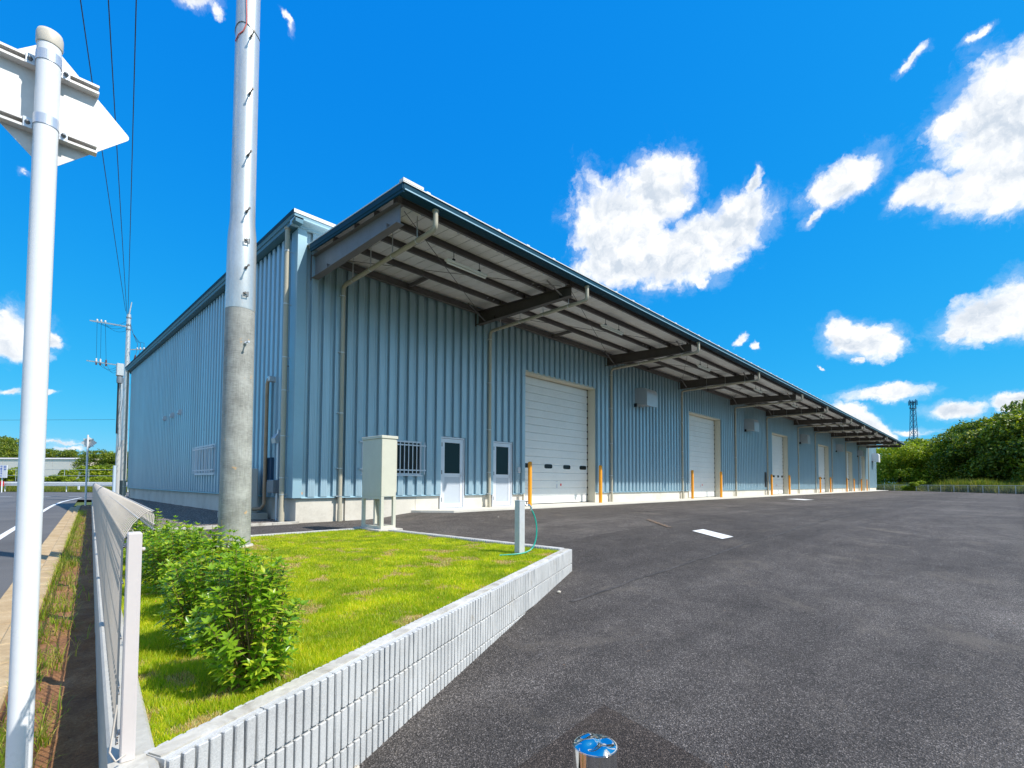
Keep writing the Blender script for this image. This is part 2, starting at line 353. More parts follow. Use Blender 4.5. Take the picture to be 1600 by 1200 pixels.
def f_polelow(T, b, gp):
    n0 = T.noise(gp, 3, 6, .7); a = T.noise(T.vmath('MULTIPLY', gp, (3, 3, 60)), 4, 3, .6); c = T.noise(T.vmath('MULTIPLY', gp, (60, 60, 2)), 3, 3, .6)
    f = T.math('ADD', T.math('MULTIPLY', n0.outputs[0], .4), T.math('ADD', T.math('MULTIPLY', a.outputs[0], .35), T.math('MULTIPLY', c.outputs[0], .25)))
    col = T.ramp(f, [(.38, (.19, .19, .175)), (.5, (.33, .33, .305)), (.62, (.50, .50, .47))])
    o = T.math('MULTIPLY', T.sstep(T.noise(gp, 5.5, 3, .6).outputs[0], .66, .70), .7)
    T.l.new(T.mix(o, col, (.60, .36, .16)), b.inputs['Base Color'])
POLELOW = mat('pole_sheath', rough=.7, fn=f_polelow)
CONCP = mat('pole_concrete', (.50, .50, .48), .75, 0, var=.12, vscale=2, stretch=(1, 1, .3))

# ------------------------------------------------------------------ mesh helpers
class MB:
    def __init__(s): s.v = []; s.f = []; s.sm = []
    def add(s, vs, fs, smooth=False):
        o = len(s.v); s.v += [tuple(p) for p in vs]; s.f += [tuple(i+o for i in f) for f in fs]; s.sm += [smooth]*len(fs); return s
    def box(s, x0, x1, y0, y1, z0, z1, bev=0):
        if bev <= 0:
            vs = [(x, y, z) for z in (z0, z1) for x, y in ((x0, y0), (x1, y0), (x1, y1), (x0, y1))]
            return s.add(vs, [(3, 2, 1, 0), (4, 5, 6, 7), (0, 1, 5, 4), (1, 2, 6, 5), (2, 3, 7, 6), (3, 0, 4, 7)])
        b = bev
        def ring(d, z): return [(x0+d+(0 if d else b), y0+d, z), (x1-d-(0 if d else b), y0+d, z), (x1-d, y0+d+(0 if d else b), z), (x1-d, y1-d-(0 if d else b), z),
                                (x1-d-(0 if d else b), y1-d, z), (x0+d+(0 if d else b), y1-d, z), (x0+d, y1-d-(0 if d else b), z), (x0+d, y0+d+(0 if d else b), z)]
        vs = ring(b, z0)+ring(0, z0+b)+ring(0, z1-b)+ring(b, z1)
        fs = [tuple(range(7, -1, -1)), tuple(range(24, 32))]
        for k in range(3):
            for i in range(8): j = (i+1) % 8; fs.append((k*8+i, k*8+j, k*8+8+j, k*8+8+i))
        return s.add(vs, fs)
    def obox(s, c, ax, ay, az, hx, hy, hz):
        c = Vector(c); ax, ay, az = Vector(ax), Vector(ay), Vector(az); vs = []
        for k in (-1, 1):
            for i, j in ((-1, -1), (1, -1), (1, 1), (-1, 1)): vs.append(c+ax*hx*i+ay*hy*j+az*hz*k)
        return s.add(vs, [(3, 2, 1, 0), (4, 5, 6, 7), (0, 1, 5, 4), (1, 2, 6, 5), (2, 3, 7, 6), (3, 0, 4, 7)])
    def tube(s, pts, r, n=8, cap=True, smooth=True):
        pts = [Vector(p) for p in pts]; rs = r if hasattr(r, '__len__') else [r]*len(pts); vs = []; fs = []
        pu = None
        for i, p in enumerate(pts):
            t = (pts[min(i+1, len(pts)-1)]-pts[max(i-1, 0)]).normalized()
            if pu is None: pu = t.orthogonal().normalized()
            else:
                pu = pu-t*pu.dot(t); pu = pu.normalized() if pu.length > 1e-6 else t.orthogonal().normalized()
            b = t.cross(pu)
            for k in range(n):
                a = 2*math.pi*k/n; vs.append(p+(pu*math.cos(a)+b*math.sin(a))*rs[i])
        for i in range(len(pts)-1):
            for k in range(n): j = (k+1) % n; fs.append((i*n+k, i*n+j, (i+1)*n+j, (i+1)*n+k))
        s.add(vs, fs, smooth)
        if cap:
            s.add(vs[:n], [tuple(range(n-1, -1, -1))]); s.add(vs[-n:], [tuple(range(n))])
        return s
    def lathe(s, c, prof, n=24, smooth=True):
        c = Vector(c); vs = []; fs = []
        for (r, z) in prof:
            for k in range(n): a = 2*math.pi*k/n; vs.append(c+Vector((r*math.cos(a), r*math.sin(a), z)))
        for i in range(len(prof)-1):
            for k in range(n): j = (k+1) % n; fs.append((i*n+k, i*n+j, (i+1)*n+j, (i+1)*n+k))
        s.add(vs, fs, smooth); s.add(vs[:n], [tuple(range(n-1, -1, -1))]); s.add(vs[-n:], [tuple(range(n))]); return s
    def prism(s, prof, A, B, cap=True):
        """closed profile of 3-D offsets from A swept to B"""
        n = len(prof); A = Vector(A); B = Vector(B); vs = [A+Vector(p) for p in prof]+[B+Vector(p) for p in prof]
        fs = [(i, (i+1) % n, n+(i+1) % n, n+i) for i in range(n)]
        if cap: fs += [tuple(range(n-1, -1, -1)), tuple(range(n, 2*n))]
        return s.add(vs, fs)
    def mesh(s, name):
        me = bpy.data.meshes.new(name); me.from_pydata(s.v, [], s.f)
        me.polygons.foreach_set('use_smooth', s.sm); me.update(); return me
WL = {}
def thing(name, loc, label, cat, group=None):
    o = bpy.data.objects.new(name, None); COL.objects.link(o); o.location = loc; o.empty_display_size = .2
    o['label'] = label; o['category'] = cat
    if group: o['group'] = group
    WL[o.name] = Vector(loc); return o
def tag(o, label, cat, group=None):
    o['label'] = label; o['category'] = cat
    if group: o['group'] = group
    return o
def part(name, me, m, parent=None, loc=(0, 0, 0), rot=None, scale=None, kind=None, label=None):
    """mesh in world coordinates (or shared mesh placed at world loc)"""
    if isinstance(me, MB): me = me.mesh(name)
    if m is not None and not me.materials: me.materials.append(m)
    o = bpy.data.objects.new(name, me); COL.objects.link(o); L = Vector(loc)
    if parent is not None: o.parent = parent; o.location = L-WL[parent.name]
    else: o.location = L
    WL[o.name] = L
    if rot: o.rotation_euler = rot
    if scale: o.scale = scale
    if kind: o['kind'] = kind
    if label: o['label'] = label
    return o
def solo(name, me, m, label, cat, group=None, base=None):
    """single-mesh thing; world-coordinate mesh re-centred on its base"""
    if isinstance(me, MB):
        b = Vector(base) if base else Vector(me.v[0]); me.v = [tuple(Vector(p)-b) for p in me.v]; me = me.mesh(name)
    else: b = Vector(base or (0, 0, 0))
    o = part(name, me, m, None, b); return tag(o, label, cat, group)
def struct(name, me, m): return part(name, me, m, None, kind='structure')
def copy_tree(o, parent=None, loc=None):
    c = o.copy(); COL.objects.link(c); c.parent = parent
    if loc is not None: c.location = loc
    for ch in o.children: copy_tree(ch, c)
    return c
def npmesh(name, V, F, k):
    """V (n,3) array, F (m,k) array"""
    me = bpy.data.meshes.new(name); me.vertices.add(len(V)); me.vertices.foreach_set('co', V.astype(np.float32).ravel())
    me.loops.add(F.size); me.loops.foreach_set('vertex_index', F.astype(np.int32).ravel())
    me.polygons.add(len(F)); me.polygons.foreach_set('loop_start', np.arange(0, F.size, k, dtype=np.int32))
    me.polygons.foreach_set('loop_total', np.full(len(F), k, dtype=np.int32)); me.update(calc_edges=True); return me
def CF(px, fwd, z=0.):
    """ground bearing (as an angle tangent) and distance -> world point; used only to set out far things"""
    L = (px-800)/758*fwd; return Vector((.697*L+.717*fwd, -.717*L+.697*fwd, z))
FD = Vector((.084, .9965, 0)); FE = Vector((.9965, -.084, 0))
def UV(u, v, z=0.): return FD*u+FE*v+Vector((0, 0, z))

# ------------------------------------------------------------------ ground
def yard_z(X, Y):
    D = .717*X+.697*Y
    far = -.82-.012*max(0, min(15, 10.4-Y))
    drop = .05*(13.5-D); drop = .5*(drop+math.sqrt(drop*drop+.004)); drop = min(drop, .70)
    z = far-drop
    t = max(0, min(1, (8.2-X)/1.6)); t = t*t*(3-2*t)
    if Y > 8.3: z = z*(1-t)+min(z, -.985)*t
    return max(z, -1.56)
def grid(us, vs, fz, name, m, pos=None):
    pos = pos or (lambda u, v: UV(u, v)); V = []; F = []
    for u in us:
        for v in vs:
            p = pos(u, v); V.append((p.x, p.y, fz(p.x, p.y, u, v)))
    nv = len(vs)
    for i in range(len(us)-1):
        for j in range(nv-1): F.append((i*nv+j, i*nv+j+1, (i+1)*nv+j+1, (i+1)*nv+j))
    b = MB(); b.add(V, F, True); return struct(name, b, m)
def lin(a, b, n): return [a+(b-a)*i/n for i in range(n+1)]
b = MB(); b.add([(-4000, -4000, -1.64), (4000, -4000, -1.64), (4000, 4000, -1.64), (-4000, 4000, -1.64)], [(0, 1, 2, 3)])
struct('terrain', b, FIELD)
grid(lin(-40, -4, 9)+lin(-3.5, 16, 39)+lin(18, 40, 8), lin(.195, 14, 28)+lin(16, 88.5, 30),
     lambda x, y, u, v: yard_z(x, y) if x < 200 else -1, 'yard_asphalt', ASPH)
grid(lin(-40, 1.9, 30), lin(-.60, .30, 3), lambda x, y, u, v: max(-1.5, yard_z(x, y))-.01, 'entrance_asphalt', ASPH)
# road along the fence and the crossing road
grid(lin(-40, 70, 22), lin(-16, -.70, 6), lambda x, y, u, v: -1.45, 'road', ROADM)
b = MB(); b.add([CF(-900, 37.5, -1.455), CF(640, 37.5, -1.455), CF(640, 62, -1.455), CF(-900, 62, -1.455)], [(0, 1, 2, 3)])
struct('crossing_road', b, ROADM)
b = MB(); b.add([CF(-900, 62, -1.40), CF(560, 62, -1.40), CF(560, 420, -1.40), CF(-1500, 420, -1.40)], [(0, 1, 2, 3)])
struct('meadow', b, FIELD)
# gutter and kerb stones: things of the road edge, built stone by stone
gut = thing('road_gutter', UV(2, -.6, -1.45), 'stained concrete channel of flat slabs between road and kerb', 'gutter')
kerb = thing('kerb', UV(2, -.5, -1.4), 'tan stained kerb stones edging the weedy soil strip', 'kerb')
gm = None; km = None
for i in range(58):
    u = 1.0+i*.6
    if gm is None:
        g = MB(); g.box(-.125, .125, 0, .59, -.02, .012, .004); gm = g.mesh('gutter_slab')
        k = MB(); k.box(-.085, .085, 0, .59, -.05, .075, .012); km = k.mesh('kerb_stone')
    a = -math.atan2(FD.x, FD.y)
    part('slab', gm, KERBM, gut, UV(u, -.655+random.uniform(-.002, .002), -1.435+random.uniform(-.003, .003)), rot=(R(random.uniform(-.4, .4)), R(2), a))
    part('kerb_stone', km, KERBM, kerb, UV(u, -.452, -1.42+random.uniform(-.003, .003)), rot=(0, 0, a))
# verge soil
def verge(x, y, u, v):
    return -1.385+.035*mnoise.noise(Vector((x*3, y*3, 0)))+.02*mnoise.noise(Vector((x*12, y*12, 3)))
grid(lin(1.0, 12, 110)+lin(12.5, 37.5, 46), lin(-.365, .10, 10), verge, 'verge_soil', SOIL)
# gravel strip beside the building, with its concrete edging
grid(lin(11.35, 36, 50), lin(.1, 4.6, 18), lambda x, y, u, v: -.955+.02*mnoise.noise(Vector((x*2, y*2, 0))), 'gravel', GRAVEL,
     pos=lambda u, v: Vector((UV(u, .20).x+(4.72-UV(u, .20).x)*v/4.6, 11.72+(u-11.35), 0)))
edg = thing('gravel_edging', (3, 11.68, -.95), 'thin white concrete edging between gravel and asphalt path', 'edging')
for i in range(6):
    e = MB(); x0 = 1.15+i*.6; e.box(x0, x0+.592, 11.62, 11.70, -1.05, -.925+random.uniform(-.002, .002), .004); part('edging_stone', e, MORTAR, edg)

# painted lines on the road
b = MB()
pts = [(-20, -1.72), (0, -1.72), (20, -1.70), (36, -1.66)]
def strip(b, P, wd, z):
    n = len(P); vs = []
    for i, p in enumerate(P):
        t = (Vector(P[min(i+1, n-1)])-Vector(P[max(i-1, 0)])).normalized(); q_ = Vector((-t.y, t.x))*wd/2
        vs += [(p[0]+q_.x, p[1]+q_.y, z), (p[0]-q_.x, p[1]-q_.y, z)]
    b.add(vs, [(2*i, 2*i+1, 2*i+3, 2*i+2) for i in range(n-1)])
P = [tuple(UV(*p)[:2]) for p in pts]
last = Vector((*UV(36, -1.66)[:2],)); tgt = CF(128, 42)
P += [tuple((last.lerp(Vector(tgt[:2]), t)+Vector((-.5, .1))*math.sin(math.pi*t)*.6)) for t in (.2, .45, .7, 1)]
strip(b, P, .15, -1.444); struct('edge_line_marking', b, CACC)
b = MB()
for a0, a1 in ((-60, -40), (-20, 19), (64, 80), (107, 126)):
    p, q_ = CF(a0, 44.5), CF(a1, 44.5); strip(b, [tuple(p[:2]), tuple(q_[:2])], .22, -1.449)
struct('centre_line_marking', b, CACC)

# ------------------------------------------------------------------ lawn bed and split-block retaining wall
WD = Vector((5.522-1.084, 4.195-2.273, 0)); WD.normalize(); WN = Vector((WD.y, -WD.x, 0))   # outward normal
W0 = Vector((.385, 1.971, 0))
LAWN = [(.372, 2.09), (5.35, 4.24), (5.12, 8.2), (5.05, 9.05), (.97, 9.05)]
b = MB(); b.add([(x, y, -.955) for x, y in LAWN], [(0, 1, 2, 3, 4)])
lawn_soil = struct('lawn', b, LAWNM)
bm = MB(); bm.box(.0, .395, .008, .112, 0, .194)
for i in range(8):
    x = .005+i*.05
    for y0, y1 in ((-.010, .008), (.112, .128)): bm.box(x, x+.039, y0, y1, .003, .191, .003)
BLK = [bm.mesh('split_face_block')]
for k in range(2):
    me = BLK[0].copy()
    for vtx in me.vertices: vtx.co += Vector((random.uniform(-.0012, .0012), random.uniform(-.0025, .0025), random.uniform(-.001, .001)))
    BLK.append(me)
wall = thing('retaining_wall', (3, 3, -1.3), 'low white ribbed block wall holding the lawn above the sloping asphalt', 'wall')
L = (Vector((5.522, 4.195, 0))-W0).dot(WD); nb = int(L/.4)
ang = math.atan2(WD.y, WD.x)
for c in range(4):
    for i in range(nb+1):
        s = L-.4*(i+1)
        o = part('block', BLK[(i*7+c*3) % 3], BLOCK, wall, W0+WD*s+Vector((0, 0, -1.12-.2*c)), rot=(0, 0, ang))
        if s < -.02: o.location = o.location+WD*(-s)*1.0; o.scale = ((.4+s)/.4, 1, 1)
b = MB(); A = W0+WD*0-WN*.030; B_ = W0+WD*(L-.03)-WN*.030; b.prism([(0, 0, 0), tuple(-WN*.062)[:2]+(0,), tuple(-WN*.062)[:2]+(.008,), (0, 0, .008)], A+Vector((0, 0, -.927)), B_+Vector((0, 0, -.927)))
part('mortar_cap', b, MORTAR, wall)
C0 = Vector((5.522, 4.195, 0)); C1 = Vector((5.27, 8.14, 0)); C2 = Vector((5.20, 9.20, 0)); C3 = Vector((1.0, 9.18, 0))
def run(A, B_, top, courses, inward):
    d = (B_-A).normalized(); n = int((B_-A).length/.4); a = math.atan2(d.y, d.x)
    for c in range(courses):
        for i in range(n+1):
            s = min(i*.4, (B_-A).length-.4)
            if i == n and (B_-A).length-n*.4 < .03: continue
            part('block', BLK[(i+c) % 3], BLOCK, wall, A+d*s+Vector((0, 0, top-.194-.2*c-(.002 if i == n else 0))), rot=(0, 0, a))
run(C0+Vector((.0, .13, 0)), C2, -.92, 2, 1)
run(C2+Vector((-.14, 0, 0)), C3, -.925, 1, 1)
for A, B_, zt in ((C0+Vector((-.07, .15, 0)), C2+Vector((-.07, 0, 0)), -.919), (C2+Vector((-.16, -.065, 0)), C3+Vector((0, -.06, 0)), -.924)):
    d = (B_-A).normalized(); nn = Vector((-d.y, d.x, 0)); b = MB(); b.prism([tuple(nn*.03), tuple(-nn*.03), tuple(-nn*.03+Vector((0, 0, .006))), tuple(nn*.03+Vector((0, 0, .006)))], A+Vector((0, 0, zt-.006)), B_+Vector((0, 0, zt-.006)))
    part('mortar_cap', b, MORTAR, wall)

# ------------------------------------------------------------------ fence with its concrete footing
foot = thing('fence_footing', UV(8, .13, -1.4), 'long grey concrete footing wall carrying the beige mesh fence', 'wall')
u = 1.96; i = 0
while u < 31.9:
    b = MB(); a = u+.002; e = min(u+2.0, 32)-.004
    P = [tuple(UV(0, .07)), tuple(UV(0, .198)), tuple(UV(0, .198, .55)), tuple(UV(0, .188, .56)), tuple(UV(0, .08, .56)), tuple(UV(0, .07, .55))]
    b.prism(P, UV(a, 0, -1.49), UV(e, 0, -1.49)); part('footing_section', b, CONC, foot); u += 2.0; i += 1
fence = thing('mesh_fence', UV(8, .13, -.93), 'beige welded mesh fence with rods curving over along its top', 'fence')
prof = [(.088, -.875), (.088, -.80), (.088, -.55), (.088, -.22), (.092, -.185), (.112, -.145), (.140, -.112), (.155, -.102), (.166, -.106), (.170, -.122), (.168, -.168)]
b = MB()
for k in range(32):
    u = .03+k*.0625; b.tube([UV(u, v, z) for v, z in prof], .0021, 5, False)
for v, z, r in ((.088, -.86, .003), (.088, -.84, .003), (.088, -.70, .0027), (.088, -.68, .0027), (.088, -.52, .0027), (.088, -.34, .0027), (.088, -.22, .003), (.092, -.19, .003), (.126, -.128, .003), (.166, -.104, .0032), (.169, -.15, .003), (.168, -.168, .0035)):
    b.tube([UV(0, v+.0025, z), UV(1.98, v+.0025, z)], r, 5, False)
PM = b.mesh('mesh_panel'); PM.materials.append(FENCEM)
b = MB(); b.box(-.020, .020, -.03, .03, 0, .752, .004); b.box(-.026, -.018, .01, .02, .70, .715); b.box(-.026, -.018, .01, .02, .08, .095)
b.lathe((.024, -.012, .695), [(.005, -.005), (.007, 0), (.005, .005)], 8)
PO = b.mesh('fence_post'); PO.materials.append(POSTM)
fa = -math.atan2(FD.x, FD.y)
for i in range(15):
    u = 2.06+i*2.0
    part('mesh_panel', PM, FENCEM, fence, UV(u+.01, 0, 0))
    part('post', PO, POSTM, fence, UV(u+.03, .118, -.93+.005), rot=(0, 0, fa))
b = MB(); b.tube([UV(2.03, .085, -.72), UV(2.02, .07, -.86), UV(2.0, .085, -.885), UV(2.02, .11, -.88)], .003, 6); part('tie_rod', b, FENCEM, fence)
b = MB(); b.obox(UV(2.03, .118, -.926), FD, FE, (0, 0, 1), .055, .05, .003); part('grout_patch', b, MORTAR, fence)

# concrete slab at the near end of the verge
b = MB(); b.prism([(0, 0, 0), tuple(FE*.30+FD*-.02), tuple(FE*.30+FD*-.02+Vector((0, 0, .12))), (0, 0, .12)], UV(2.0, -.27, -1.49), UV(2.93, -.27, -1.49))
solo('kerb_end_slab', b, CONC, 'flat grey concrete slab ending the soil strip beside the fence', 'slab', base=UV(2.4, -.12, -1.5))

# ------------------------------------------------------------------ warehouse
def f_found(T, b, gp):
    n1 = T.noise(gp, 1.1, 7, .65); n2 = T.noise(gp, 28, 5, .7); v = T.vor(gp, 2.2)
    f = T.math('ADD', T.math('MULTIPLY', n1.outputs[0], .7), T.math('MULTIPLY', n2.outputs[0], .3))
    c = T.ramp(f, [(.3, (.50, .46, .39)), (.5, (.66, .62, .54)), (.7, (.74, .71, .64))])
    c = T.mix(T.sstep(v.outputs['Distance'], .035, .02), c, (.22, .19, .15)); T.l.new(c, b.inputs['Base Color'])
    bp = T.add('ShaderNodeBump'); bp.inputs['Strength'].default_value = .2; bp.inputs['Distance'].default_value = .006
    T.l.new(n2.outputs[0], bp.inputs['Height']); T.l.new(bp.outputs[0], b.inputs['Normal'])
FOUND = mat('foundation_concrete', rough=.85, fn=f_found)
YF = 11.774; XS = 4.68; XE = 91.3; YB = 35.45
SL = -.79; FL = -.38
wh = thing('warehouse', (48, 23, -.95), 'long light-blue ribbed metal warehouse with a dock canopy', 'warehouse')
# siding panel: one fold of the cladding, unit width .318 along x, unit height
pr = [(0, -.08), (.026, -.08), (.030, -.074), (.036, -.074), (.040, -.08), (.074, -.08), (.078, -.074), (.084, -.074), (.088, -.08), (.124, -.08), (.134, -.004), (.140, .012), (.160, .012), (.166, .0), (.196, 0), (.240, -.034), (.245, -.030), (.252, -.042), (.292, -.08), (.318, -.08)]
b = MB(); n = len(pr)
b.add([(x, y, 0) for x, y in pr]+[(x, y, 1) for x, y in pr], [(i, i+1, n+i+1, n+i) for i in range(n-1)])
PAN = b.mesh('siding_panel'); PAN.materials.append(SIDING)
pf_ = [(.318-x, y) for x, y in reversed([(0, -.08), (.026, -.08), (.030, -.074), (.036, -.074), (.040, -.08), (.066, -.08), (.070, -.074), (.076, -.074), (.080, -.08), (.108, -.08), (.112, -.074), (.118, -.074), (.122, -.08), (.148, -.08), (.153, -.01), (.146, .012), (.170, .012), (.172, 0), (.178, 0), (.186, -.006), (.192, 0), (.232, 0), (.238, -.006), (.244, 0), (.276, 0), (.282, -.005), (.302, -.075), (.318, -.08)])]
nf = len(pf_); b = MB(); b.add([(x, y, 0) for x, y in pf_]+[(x, y, 1) for x, y in pf_], [(i, i+1, nf+i+1, nf+i) for i in range(nf-1)])
PANF = b.mesh('siding_panel'); PANF.materials.append(SIDING)
cnt = 0; restV = []; 
def panel(x, w_, z0, z1, side=False, y=None):
    global cnt
    sc = (w_/.318, 1, z1-z0)
    if cnt < 300:
        if side: part('siding_panel', PAN, SIDING, wh, (XS, y, z0), rot=(0, 0, R(-90)), scale=sc)
        else: part('siding_panel', PANF, SIDING, wh, (x, YF, z0), scale=sc)
        cnt += 1
    else: restV.append((x, w_, z0, z1))
ZT = 6.20
SH = [(12.68, 17.05), (26.1, 30.64), (40.8, 45.05), (55.35, 59.9), (68.35, 72.6), (78.2, 81.6)]
DR = [(8.95, 9.90), (11.12, 12.06)]
WN_ = (6.36, 8.25, .215, 1.185)
ops = [(WN_[0], WN_[1], WN_[2], WN_[3])]+[(a, c, SL, 1.41) for a, c in DR]+[(a, c, SL, 4.03) for a, c in SH]
side_n = int((YB-12.10)/.318)
for i in range(side_n): panel(0, (YB-12.05)/side_n, FL+.02, 6.10+.0115*(YB-i*.318-YF), True, YB-i*(YB-12.05)/side_n)
x = XS+.12; jobs = []
for (a, c, z0, z1) in ops:
    jobs.append((x, a, FL+.02, ZT)); jobs.append((a, c, z1, ZT))
    if z0 > FL+.1: jobs.append((a, c, FL+.02, z0))
    x = c
jobs.append((x, XE, FL+.02, ZT))
jobs.sort(key=lambda j: j[0])
for (a, c, z0, z1) in jobs:
    k = max(1, round((c-a)/.318)); w_ = (c-a)/k
    for i in range(k): panel(a+i*w_, w_, z0, z1)
V = []; F = []; pn = np.array(pr)
for (x, w_, z0, z1) in restV:
    o = len(V); V += [(x+p[0]*w_/.318, YF+p[1], z0) for p in pf_]+[(x+p[0]*w_/.318, YF+p[1], z1) for p in pf_]
    F += [(o+i, o+i+1, o+nf+i+1, o+nf+i) for i in range(nf-1)]
b = MB(); b.add(V, F); part('siding_panels_far', b, SIDING, wh, kind='stuff')
# trims, back and end walls, core
b = MB(); b.box(XS-.085, XS+.13, YF-.088, YF-.04, FL, ZT); b.box(XS-.085, XS-.04, YF-.04, YF+.28, FL, 6.1); part('corner_trim', b, SIDE_TRIM, wh)
b = MB(); b.box(XS-.045, XS-.0, YB-.02, YB+.20, FL, 6.3); part('corner_trim', b, SIDE_TRIM, wh)
b = MB(); b.box(XE-.02, XE+.045, YF-.045, YF+.2, FL, ZT); part('corner_trim', b, SIDE_TRIM, wh)
b = MB(); b.add([(XE, YF+.2, -1), (XE, YB, -1), (XE, YB, 6.3), (XE, YF+.2, 6.3)], [(0, 1, 2, 3)]); part('end_wall', b, SIDING, wh)
b = MB(); b.add([(XS, YB, -1), (XE, YB, -1), (XE, YB, 6.3), (XS, YB, 6.3)], [(3, 2, 1, 0)]); part('rear_wall', b, SIDING, wh)
# window side cut is hidden behind a backing; flashing drip
for a, c in ((XS-.06, DR[0][0]-.03), (DR[0][1]+.03, DR[1][0]-.03), (DR[1][1]+.03, SH[0][0]-.05))+tuple((SH[i][1]+.05, SH[i+1][0]-.05) for i in range(5))+((SH[5][1]+.05, XE+.06),):
    b = MB(); b.prism([(0, .02, .03), (0, -.065, .012), (0, -.07, -.012), (0, .02, -.004)], (a, YF, FL), (c, YF, FL)); part('base_flashing', b, SIDE_TRIM, wh)
b = MB(); b.prism([(.02, 0, .03), (-.065, 0, .012), (-.07, 0, -.012), (.02, 0, -.004)], (XS, YF-.05, FL+.0005), (XS, YB+.02, FL+.0005)); part('base_flashing', b, SIDE_TRIM, wh)
# foundation
def found(x0, x1, y0, y1, z0, z1): b = MB(); b.box(x0, x1, y0, y1, z0, z1); part('foundation_panel', b, FOUND, wh)
segs = [(XS+.03, 5.86-.14), (5.86+.10, 8.1), (8.105, 8.93), (9.93, 10.70), (11.05-.02, 11.09), (12.08, 12.63)]
for a, c in segs: found(a, c-.006, YF-.005, YF+.3, -1.15, FL-.02)
found(5.5, 6.1, YF+.05, YF+.3, -1.15, FL-.02); found(10.6, 11.1, YF+.05, YF+.3, -1.15, FL-.02)
for i in range(5):
    a, c = SH[i][1]+.05, SH[i+1][0]-.05; k = 5
    for j in range(k): found(a+(c-a)*j/k, a+(c-a)*(j+1)/k-.006, YF-.005, YF+.3, -1.1, FL-.02)
found(81.7, XE, YF-.005, YF+.3, -1.3, FL-.02)
y = YF+.30; k = 0
while y < YB-.05:
    e = min(y+1.8, YB); found(XS+.03, XS+.3, y, e-.008, -1.25, FL-.02); y = e
# docking slab
ap = MB(); ap.add([(7.95, 11.78, SL), (8.1, 11.5, SL), (8.7, 10.75, SL), (12.5, 10.42, SL), (XE+.3, 10.35, SL), (XE+.3, 11.78, SL)]+[(x, y, -1.1) for x, y in ((7.95, 11.78), (8.1, 11.5), (8.7, 10.75), (12.5, 10.42), (XE+.3, 10.35), (XE+.3, 11.78))],
       [(0, 1, 2, 3, 4, 5)]+[(i, i+6, (i+1) % 6+6, (i+1) % 6) for i in range(6)])
for a, c in SH+DR: ap.box(a, c, 11.781, 12.6, -1.1, SL)
SLABM = mat('apron_concrete', (.66, .63, .56), .85, 0, var=.12, vscale=2, bump=.2)
struct('apron_slab', ap, SLABM)

# main roof, gutters
b = MB(); b.add([(4.42, YF-.30, 6.43), (XE+.2, YF-.30, 6.50), (XE+.2, 24, 6.58), (4.42, 24, 6.56), (XE+.2, 36.1, 6.7), (4.42, 36.1, 6.69)], [(0, 1, 2, 3), (3, 2, 4, 5)])
b.box(4.40, XE+.2, YF-.325, YF-.28, 6.335, 6.42); part('roof', b, ROOFW, wh)
b = MB(); b.prism([(0, -.31, 6.33), (0, -.30, 6.27), (0, -.30, 6.235), (0, -.27, 6.215), (0, -.13, 6.175), (0, -.13, 6.13), (0, -.04, 6.12), (0, -.04, 6.33)], (4.42, YF, 0), (XE+.2, YF, 0)); part('verge_trim', b, SIDE_TRIM, wh)
b = MB(); y0, y1 = YF-.30, 36.12; dz = .0115*(y1-y0)
pg = [(4.40, 6.33), (4.42, 6.27), (4.42, 6.245), (4.445, 6.235), (4.45, 6.15), (4.62, 6.13), (4.64, 6.33)]
nn = len(pg); b.add([(x, y0, z) for x, z in pg]+[(x, y1, z+dz) for x, z in pg], [(i, (i+1) % nn, nn+(i+1) % nn, nn+i) for i in range(nn)]+[tuple(range(nn-1, -1, -1)), tuple(range(nn, 2*nn))])
part('eave_gutter', b, mat('eave_blue', (.10, .23, .31), .5, 0, spec=.25), wh)
b = MB(); b.add([(4.60, y0+.3, 6.12), (4.64, y0+.3, 6.02), (4.64, y1-.1, 6.02+dz), (4.60, y1-.1, 6.12+dz)], [(0, 1, 2, 3)]); b.add([(4.39, y0-.01, 6.42), (4.39, y0-.01, 6.33), (4.39, y1, 6.33+dz), (4.39, y1, 6.42+dz)], [(0, 1, 2, 3)])
part('eave_fascia', b, FASCIA, wh)

# ---- doors
def door(x0, x1):
    d = MB(); z1 = 1.40; y = YF-.05
    d.box(x0, x0+.045, y, y+.12, SL, z1); d.box(x1-.045, x1, y, y+.12, SL, z1); d.box(x0+.045, x1-.045, y, y+.12, z1-.045, z1)
    d.box(x0+.045, x1-.045, y, y+.12, SL, SL+.02)
    D = part('door', d, ALUW, wh)
    l = MB(); a, c = x0+.055, x1-.055; yl = y+.02
    l.box(a, a+.12, yl, yl+.04, SL+.03, z1-.055); l.box(c-.12, c, yl, yl+.04, SL+.03, z1-.055)
    for z0_, z1_ in ((SL+.03, SL+.17), (.18, .29), (z1-.17, z1-.055)): l.box(a+.12, c-.12, yl, yl+.04, z0_, z1_)
    part('leaf', l, ALUW, D)
    g = MB(); g.box(a+.12, c-.12, yl+.018, yl+.024, .29, z1-.17); part('glass', g, GGLASS, D)
    g = MB(); g.box(a+.12, c-.12, yl+.014, yl+.024, SL+.17, .18); part('lower_panel', g, DOORP, D)
    g = MB(); g.box(c-.085, c-.045, yl-.008, yl, .17, .33); g.tube([(c-.065, yl-.005, .235), (c-.065, yl-.05, .235), (c-.16, yl-.05, .235)], .009, 6); part('handle', g, ALU, D)
    for z in (SL+.28, .32, 1.16): g = MB(); g.box(a-.012, a+.02, yl-.012, yl, z-.06, z+.06); part('hinge', g, BLACK, D)
for a, c in DR: door(a, c)
